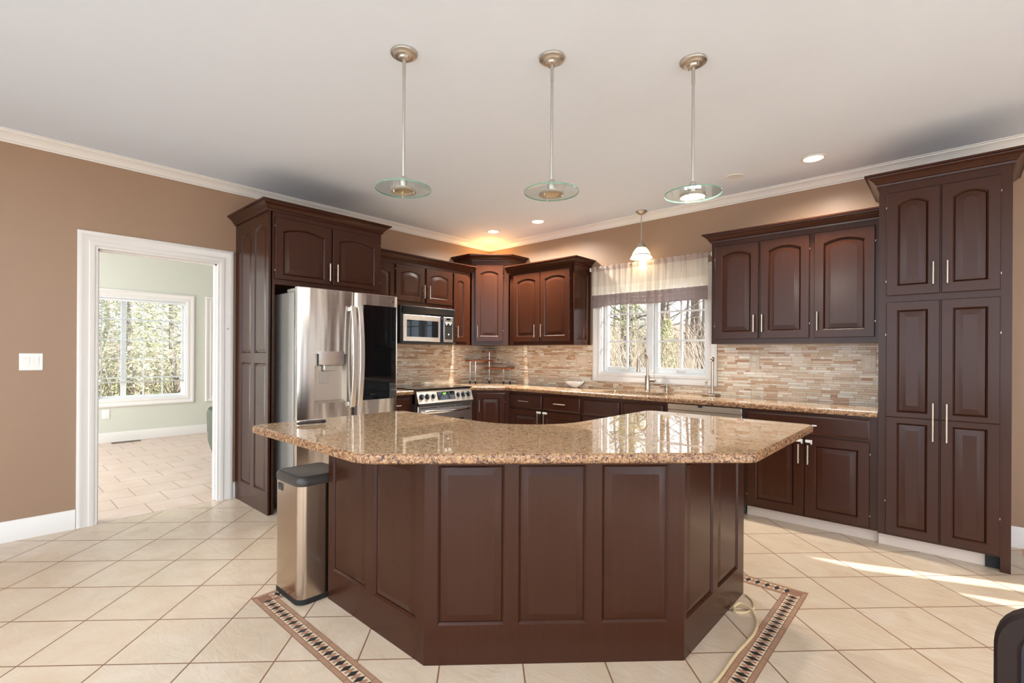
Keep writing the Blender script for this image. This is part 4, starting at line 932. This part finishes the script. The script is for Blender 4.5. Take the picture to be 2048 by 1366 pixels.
m = MB(); m.frame(onp(-1.473, 0.012), (0, 1, 0), dv2, dirw)
for r_ in range(3):
    for c_ in range(9):
        if 3 <= c_ <= 5 and r_ == 2: continue
        m.box(0.016+c_*0.026, 0.026+c_*0.026, 0.014+r_*0.024, 0.019+r_*0.024, 0.0015, 0.0018)
part('key_marks', m, plain('dim_marks', (110, 116, 126), 0.4), dp)
m = MB(); m.box(0.62, 0.706, -1.728, -0.972, 0.750, 0.774, 0.003); part('trim_band', m, DGREY, rg)
m = MB(); m.box(0.63, 0.690, -1.732, -0.968, 0.20, 0.748, 0.004); od = part('oven_door', m, mk_steel('oven_steel', (226, 224, 222), 0.28), rg)
m = MB()
for (a, b) in ((-1.705, -1.475), (-1.455, -1.235), (-1.215, -0.995)): m.box(0.6895, 0.6905, a, b, 0.722, 0.729)
part('vent_slots', m, BLACK, od)
m = MB(); R = []
for i in range(25):
    t_ = i/24; y = -1.705+0.71*t_; o_ = 0.046*math.sin(PI*t_)**0.6; z = 0.688-0.004*math.sin(PI*t_)
    R.append([(0.690+o_+0.012*math.cos(a), y, z+0.016*math.sin(a)) for a in [2*PI*k/10 for k in range(10)]])
m.loft(R); part('handle', m, CHROME, od)
m = MB(); m.box(0.6885, 0.6915, -1.60, -1.10, 0.30, 0.585, 0.001); part('oven_window', m, BGLASS, od)
m = MB(); m.box(0.63, 0.688, -1.732, -0.968, 0.04, 0.19, 0.004); part('storage_drawer', m, STEEL, rg)

# ------------------------------------------------------------------ pendants over the island
def pendant(label, x, y, lit):
    o = thing('pendant_lamp', label, 'pendant lamp', (x, y, 2.07), 'glass disc pendants over the island')
    m = MB(); m.lathe((x, y, CEIL), [(0.066, 0), (0.067, -0.004), (0.064, -0.012), (0.050, -0.017), (0.046, -0.022), (0.030, -0.026), (0.026, -0.034), (0.012, -0.040)], 32); cn = part('ceiling_canopy', m, PNICK, o)
    m = MB(); m.cyl((x-0.03, y+0.015, CEIL-0.034), (x-0.03, y+0.015, CEIL-0.022), 0.004, 8); m.cyl((x+0.03, y-0.015, CEIL-0.034), (x+0.03, y-0.015, CEIL-0.022), 0.004, 8); part('canopy_screw', m, PNICK, cn)
    m = MB(); m.cyl((x, y, CEIL-0.12), (x, y, CEIL-0.036), 0.0085, 12); m.cyl((x, y, 2.165), (x, y, CEIL-0.11), 0.0068, 12); part('rod', m, PNICK, o)
    m = MB(); m.lathe((x, y, 2.115), [(0.017, 0), (0.019, 0.004), (0.019, 0.042), (0.014, 0.052), (0.008, 0.056)], 20); part('socket_cup', m, PNICK, o)
    zt = 2.112
    m = MB(); n_ = 48; m.lathe((x, y, zt), [(0.021, 0.0), (0.1365, 0.0)], n_, (False, False)); m.lathe((x, y, zt), [(0.021, -0.0065), (0.1365, -0.0065)], n_, (False, False)); m.cur = 1
    m.lathe((x, y, zt), [(0.1365, -0.0065), (0.1375, -0.005), (0.1375, -0.0015), (0.1365, 0.0)], n_, (False, False)); part('glass_disc', m, [DISC, GREEN], o)
    m = MB(); m.lathe((x, y, 2.094), [(0.060, 0.008), (0.064, 0.0), (0.060, -0.003), (0.047, -0.001), (0.047, 0.008), (0.049, 0.011), (0.062, 0.011), (0.060, 0.008)], 32, (False, False))
    for k in range(3):
        a = 2*PI*k/3+0.5; m.cyl((x+0.055*math.cos(a), y+0.055*math.sin(a), 2.080), (x+0.055*math.cos(a), y+0.055*math.sin(a), 2.106), 0.0035, 8)
    part('trim_ring', m, PNICK, o)
    m = MB(); m.lathe((x, y, 2.104), [(0.020, 0.008), (0.034, 0.002), (0.044, -0.008), (0.043, -0.008), (0.032, 0.002), (0.016, 0.002)], 28, (False, True)); part('reflector', m, UNLIT, o)
    m = MB(); m.lathe((x, y, 2.097), [(0.006, 0.0), (0.040, 0.0), (0.040, 0.003), (0.01, 0.006)], 28); part('bulb', m, BULB if lit else UNLIT, o)
    if lit:
        d = bpy.data.lights.new('pendant_light', 'POINT'); d.energy = 12; d.color = (1, 0.93, 0.82); d.shadow_soft_size = 0.04
        l = bpy.data.objects.new('pendant_light', d); COL.objects.link(l); l.location = (0, 0, 0.0); l.parent = o
    return o
pendant('unlit glass disc pendant lamp over the island, nearest the refrigerator', 2.712, -3.370, False)
pendant('unlit glass disc pendant lamp over the middle of the island', 3.230, -2.845, False)
pendant('lit glass disc pendant lamp over the island, nearest the pantry', 3.745, -2.345, True)
sp_ = thing('pendant_lamp', 'small lit bell shaped pendant lamp above the sink window', 'pendant lamp', (2.342, -0.13, 2.29))
x, y = 2.342, -0.135
m = MB(); m.lathe((x, y, CEIL), [(0.060, 0), (0.062, -0.004), (0.056, -0.012), (0.036, -0.026), (0.014, -0.036), (0.008, -0.038)], 28); part('ceiling_canopy', m, PNICK, sp_)
m = MB(); m.cyl((x, y, 2.465), (x, y, CEIL-0.035), 0.005, 10); part('rod', m, PNICK, sp_)
m = MB(); m.lathe((x, y, 2.405), [(0.046, 0), (0.044, 0.012), (0.028, 0.045), (0.014, 0.062), (0.008, 0.066)], 24); part('shade_holder', m, PNICK, sp_)
m = MB(); m.lathe((x, y, 2.295), [(0.112, 0.0), (0.100, 0.022), (0.094, 0.035), (0.082, 0.065), (0.062, 0.095), (0.044, 0.112), (0.040, 0.112), (0.058, 0.092), (0.078, 0.062), (0.090, 0.034), (0.096, 0.020), (0.108, 0.0)], 32, (False, False)); part('shade', m, OPAL, sp_)
m = MB(); m.lathe((x, y, 2.325), [(0.0975, -0.004), (0.0995, -0.004), (0.0965, 0.004), (0.0945, 0.004)], 32, (False, False)); part('shade_band', m, PNICK, sp_)
d = bpy.data.lights.new('sink_pendant_light', 'POINT'); d.energy = 1.6; d.color = (1, 0.86, 0.62); d.shadow_soft_size = 0.05
l = bpy.data.objects.new('sink_pendant_light', d); COL.objects.link(l); l.location = (0, 0, -0.03); l.parent = sp_

# recessed ceiling lights
first = None
for (x, y, lab) in ((3.94, -0.53, 'lit recessed ceiling light nearest the pantry'), (0.615, -0.555, 'lit recessed ceiling light nearest the room corner'), (1.295, -0.545, 'lit recessed ceiling light above the cabinet left of the window')):
    if first is None:
        first = o = thing('recessed_light', lab, 'ceiling light', (x, y, CEIL), 'lit recessed ceiling lights')
        m = MB(); m.lathe((x, y, CEIL), [(0.082, 0.0), (0.082, -0.003), (0.066, -0.006), (0.062, -0.001), (0.062, 0.0)], 32, (False, False)); part('trim_ring', m, WHITE, o)
        m = MB(); m.lathe((x, y, CEIL), [(0.0, -0.0015), (0.064, -0.0015)], 32, (False, False)); part('lens', m, BULB, o)
    else: o = copy_thing(first, (x, y, CEIL), lab)
    warm = x < 1
    d = bpy.data.lights.new('downlight', 'SPOT'); d.energy = 170; d.spot_size = 2.75; d.spot_blend = 1.0; d.color = (1, 0.95, 0.87); d.shadow_soft_size = 0.05
    l = bpy.data.objects.new('downlight', d); COL.objects.link(l); l.parent = o; l.location = (0, 0, -0.012)
o = thing('ceiling_speaker', 'small round unlit ceiling cover between pendant and lit downlight', 'ceiling cover', (3.37, -0.52, CEIL))
m = MB(); m.lathe((3.375, -0.525, CEIL), [(0.072, 0.0), (0.072, -0.004), (0.064, -0.007), (0.058, -0.004)], 32, (False, False)); part('trim_ring', m, WHITE, o)
m = MB(); m.lathe((3.375, -0.525, CEIL), [(0.0, -0.003), (0.060, -0.004)], 32, (False, False)); part('grille', m, plain('grey_grille', (226, 228, 230), 0.6), o)
# unseen warm lamp added above the corner cabinet for the orange corner glow
d = bpy.data.lights.new('corner_glow_fill', 'POINT'); d.energy = 8; d.color = (1, 0.55, 0.18); d.shadow_soft_size = 0.03
l = bpy.data.objects.new('corner_glow_fill', d); COL.objects.link(l); l.location = (0.22, -0.22, 2.525)

# ------------------------------------------------------------------ valance
cr = thing('curtain_rod', 'thin metal curtain rod across the top of the kitchen window', 'curtain rod', (2.36, -0.09, 2.25))
m = MB(); m.tube([(1.70, -0.085, 2.258), (3.045, -0.085, 2.258)], 0.007, 10); part('rod', m, NICKEL, cr)
for x in (1.698, 3.040):
    m = MB(); m.box(x-0.008, x+0.008, -0.095, -0.001, 2.235, 2.275, 0.002); part('bracket', m, SWITCH, cr)
va = thing('valance', 'sheer banded valance hanging over the top of the kitchen window', 'curtain', (2.36, -0.09, 1.83))
m = MB(); NX, NZ = 150, 26; random.seed(3); ph = [random.uniform(0, 6.28) for _ in range(6)]
def vy(x, t): 
    g = 0.010*math.sin(x*88+1.3*math.sin(x*9)+ph[0])+0.006*math.sin(x*143+ph[1]+2*math.sin(x*5)); 
    return -0.092-0.004*math.sin(x*21+ph[2]) + g*(0.25+0.75*max(0, 1-abs(t-0.15)*0.9))
G = []
for i in range(NZ+1):
    t_ = i/NZ; row = []
    for k in range(NX+1):
        x = 1.722+1.285*k/NX; zb = 1.825 + 0.012*math.sin((x-1.72)*4.2)**2*(1 if x < 2.4 else 0.3) - 0.010*math.exp(-((x-1.76)/0.10)**2)
        zt = 2.278+0.003*math.sin(x*90); z = zt+(zb-zt)*t_; yy = vy(x, t_)
        if t_ > 0.7: yy -= 0.006*abs(math.sin((t_-0.7)*PI/0.1))
        if 0.02 < t_ < 0.10: yy -= 0.004
        row.append((x, yy, z))
    G.append(row)
m.loft(G, (False, False), closed=False); part('fabric_panel', m, SHEER, va, sharp=0)

# ------------------------------------------------------------------ chair at lower right
rC, vC = Vector((math.cos(0.7449), math.sin(0.7449), 0)), Vector((-math.sin(0.7449), math.cos(0.7449), 0))
uC_ = rC*math.cos(0.87)-vC*math.sin(0.87)
co = Vector((4.7116, -4.7965, 0))+vC*0.86
c0 = co+rC*0.872
dc = thing('dining_chair', 'dark wood chair with black leather back at the lower right', 'chair', tuple(c0+uC_*0.21))
uC = rC*math.cos(0.87)-vC*math.sin(0.87); sC = rC*math.sin(0.87)+vC*math.cos(0.87)
def CF(o_): return (c0+o_, uC, Vector((0, 0, 1)), -sC)
m = MB().frame(*CF(Vector((0, 0, 0)))); bw = 0.43
outl = []
def rr(i_, r_, z0, z1):
    pts = [(i_, z0), (bw-i_, z0)]
    for k in range(9): a = PI/2*k/8; pts.append((bw-i_-r_+r_*math.cos(a), z1-i_-r_+r_*math.sin(a)))
    for k in range(9): a = PI/2+PI/2*k/8; pts.append((i_+r_+r_*math.cos(a), z1-i_-r_+r_*math.sin(a)))
    return pts
o1, i1 = rr(0, 0.075, 0.46, 0.868), rr(0.032, 0.05, 0.492, 0.868)
m.loft([[(u_, v_, w_) for u_, v_ in p] for p, w_ in ((o1, -0.016), (o1, 0.010), (rr(0.005, 0.072, 0.465, 0.868), 0.016), (rr(0.028, 0.053, 0.488, 0.868), 0.016), (i1, 0.010), (i1, -0.012), (rr(0.028, 0.053, 0.488, 0.868), -0.018), (rr(0.005, 0.072, 0.465, 0.868), -0.018), (o1, -0.016))], (False, False))
part('back_frame', m, DWOOD, dc)
m = MB().frame(*CF(Vector((0, 0, 0)))); m.loft([[(u_, v_, w_) for u_, v_ in p] for p, w_ in ((rr(0.06, 0.03, 0.52, 0.86), 0.016), (rr(0.026, 0.055, 0.486, 0.868), 0.006), (rr(0.026, 0.055, 0.486, 0.868), -0.010), (rr(0.06, 0.03, 0.52, 0.86), -0.02))]); part('backrest', m, LEATHER, dc)
m = MB().frame(*CF(Vector((0, 0, 0)))); m.box(0.0, bw, 0.40, 0.445, -0.43, 0.02, 0.008); part('seat_frame', m, DWOOD, dc)
m = MB().frame(*CF(Vector((0, 0, 0)))); m.box(0.01, bw-0.01, 0.445, 0.49, -0.42, -0.02, 0.018); part('seat', m, LEATHER, dc)
for (a, b) in ((0.0, 0.018), (bw-0.036, 0.018), (0.0, -0.42), (bw-0.036, -0.42)):
    m = MB().frame(*CF(Vector((0, 0, 0)))); m.loft([[(a+d_, z, b-0.036+d_), (a+0.036-d_, z, b-0.036+d_), (a+0.036-d_, z, b-d_), (a+d_, z, b-d_)] for d_, z in ((0.007, 0), (0.0, 0.40))]); part('leg', m, DWOOD, dc)

# ------------------------------------------------------------------ outdoors
g = MB(); NG = 40
def gz(x, y):
    dkit = max(0, y-3)*0.11; dsun = max(0, -4-x-3)*0.06
    return -0.75+max(dkit, dsun)+0.15*math.sin(x*0.5)*math.cos(y*0.4)
G = [[(-60+110*k/NG, -25+85*i/NG, 0) for k in range(NG+1)] for i in range(NG+1)]
G = [[(x, y, gz(x, y)) for x, y, _ in r] for r in G]
g.loft(G, (False, False), closed=False); struct('ground', g, LEAF)
def tree(x, y, h, r, seed, label, group, leaves=0):
    rnd = random.Random(seed); m = MB(); z0 = gz(x, y)-0.05; pts = []; rad = []; bx, by = rnd.uniform(-0.06, 0.06), rnd.uniform(-0.06, 0.06)
    for i in range(8):
        t_ = i/7; pts.append((x+bx*h*t_+rnd.uniform(-0.05, 0.05), y+by*h*t_+rnd.uniform(-0.05, 0.05), z0+h*t_)); rad.append(r*(1.15-0.9*t_))
    m.tube(pts, rad, 8)
    for b in range(16):
        t_ = rnd.uniform(0.15, 0.95); i = min(6, int(t_*7)); p = Vector(pts[i]).lerp(Vector(pts[i+1]), t_*7-i); a = rnd.uniform(0, 2*PI); L = h*rnd.uniform(0.12, 0.28)
        q_ = p+Vector((math.cos(a)*L, math.sin(a)*L, L*rnd.uniform(0.2, 0.8))); mid = p.lerp(q_, 0.5)+Vector((0, 0, -0.05*L)); rb = r*0.32*(1.1-t_)
        m.tube([p, mid, q_], [rb, rb*0.7, rb*0.25], 5)
        for k in range(3):
            s_ = p.lerp(q_, rnd.uniform(0.35, 0.95)); a2 = a+rnd.uniform(-1.2, 1.2); l2 = L*rnd.uniform(0.25, 0.55)
            m.tube([s_, s_+Vector((math.cos(a2)*l2, math.sin(a2)*l2, l2*rnd.uniform(-0.2, 0.7)))], [rb*0.4, rb*0.12], 4)
    if not leaves: return solo('tree', m, BARK, label, 'tree', group)
    o = thing('tree', label, 'tree', (x, y, z0), group); part('trunk', m, BARK, o)
    m = MB()
    for k in range(leaves):
        t_ = rnd.uniform(0.12, 1.0); a = rnd.uniform(0, 2*PI); rr_ = h*0.30*(1.12-t_)*math.sqrt(rnd.uniform(0.05, 1)); c_ = Vector((x+bx*h*t_+rr_*math.cos(a), y+by*h*t_+rr_*math.sin(a), z0+h*t_))
        d1_, d2_ = Vector((rnd.gauss(0, 1), rnd.gauss(0, 1), rnd.gauss(0, 0.6))).normalized(), Vector((rnd.gauss(0, 1), rnd.gauss(0, 1), rnd.gauss(0, 1))).normalized(); s_ = rnd.uniform(0.03, 0.085)
        m.poly([c_-d1_*s_, c_+d2_*s_*0.4, c_+d1_*s_, c_-d2_*s_*0.4])
    part('foliage', m, EVER, o, sharp=0); return o
rnd = random.Random(11)
spots = []
while len(spots) < 34:
    y = rnd.uniform(10, 32); k_ = -rnd.uniform(0.28, 0.70); x = 4.7+k_*(y+4.8)
    if all((x-a)**2+(y-b)**2 > 0.8 for a, b in spots): spots.append((x, y))
for i, (x, y) in enumerate(spots):
    tree(x, y, rnd.uniform(7, 11), rnd.uniform(0.05, 0.15), 100+i, 'bare grey trunked tree in the woods outside the kitchen window', 'bare woods trees outside the kitchen window')
for i, (x, y, h) in enumerate(((-4.0, 11.5, 4.2), (-5.5, 16.0, 5.0), (-1.6, 9.0, 2.4), (-8.5, 17.5, 5.5))):
    tree(x, y, h, 0.06, 300+i, 'yellow green leafy sapling among the bare trees outside the kitchen window', 'leafy saplings outside the kitchen window', 2000)
for i in range(10):
    x = -12-i*1.7; y = -4.8+(4.7-x)*rnd.uniform(0.10, 0.32); tree(x, y, rnd.uniform(6, 9), rnd.uniform(0.06, 0.13), 500+i, 'bare tree outside the sunroom window', 'bare trees outside the sunroom window')
for i, (x, y, h) in enumerate(((-8.0, -1.75, 4.6), (-10.5, -2.2, 4.6), (-12.5, -0.6, 5.5), (-9.5, -3.1, 3.0), (-15.0, 1.4, 6.0), (-14.0, -1.6, 5.0))):
    tree(x, y, h, 0.07, 700+i, 'yellow green evergreen outside the sunroom window', 'evergreens outside the sunroom window', 4200)
m = MB()
def sticks(n_, fx_):
    for k in range(n_):
        x, y = fx_(); z = gz(x, y); h = rnd.uniform(0.5, 2.6); dx_, dy_ = rnd.uniform(-0.35, 0.35)*h, rnd.uniform(-0.35, 0.35)*h; r_ = rnd.uniform(0.006, 0.018)
        m.tube([(x, y, z-0.05), (x+dx_*0.4, y+dy_*0.4, z+h*0.6), (x+dx_, y+dy_, z+h)], [r_, r_*0.8, r_*0.3], 3)
        if rnd.random() < 0.6:
            m.tube([(x+dx_*0.4, y+dy_*0.4, z+h*0.6), (x-dx_*0.5, y+dy_*1.2, z+h*0.95)], [r_*0.6, r_*0.2], 3)
def kit():
    y = rnd.uniform(4, 34); return 4.7-rnd.uniform(0.2, 0.78)*(y+4.8), y
def sun_():
    x = -rnd.uniform(7, 26); return x, -4.8+(4.7-x)*rnd.uniform(0.05, 0.36)
sticks(3000, kit); sticks(1300, sun_)
solo('undergrowth', m, BRUSH, 'tangle of dry tan twigs and brush covering the woodland floor outside', 'undergrowth', kind='stuff', sharp=0)
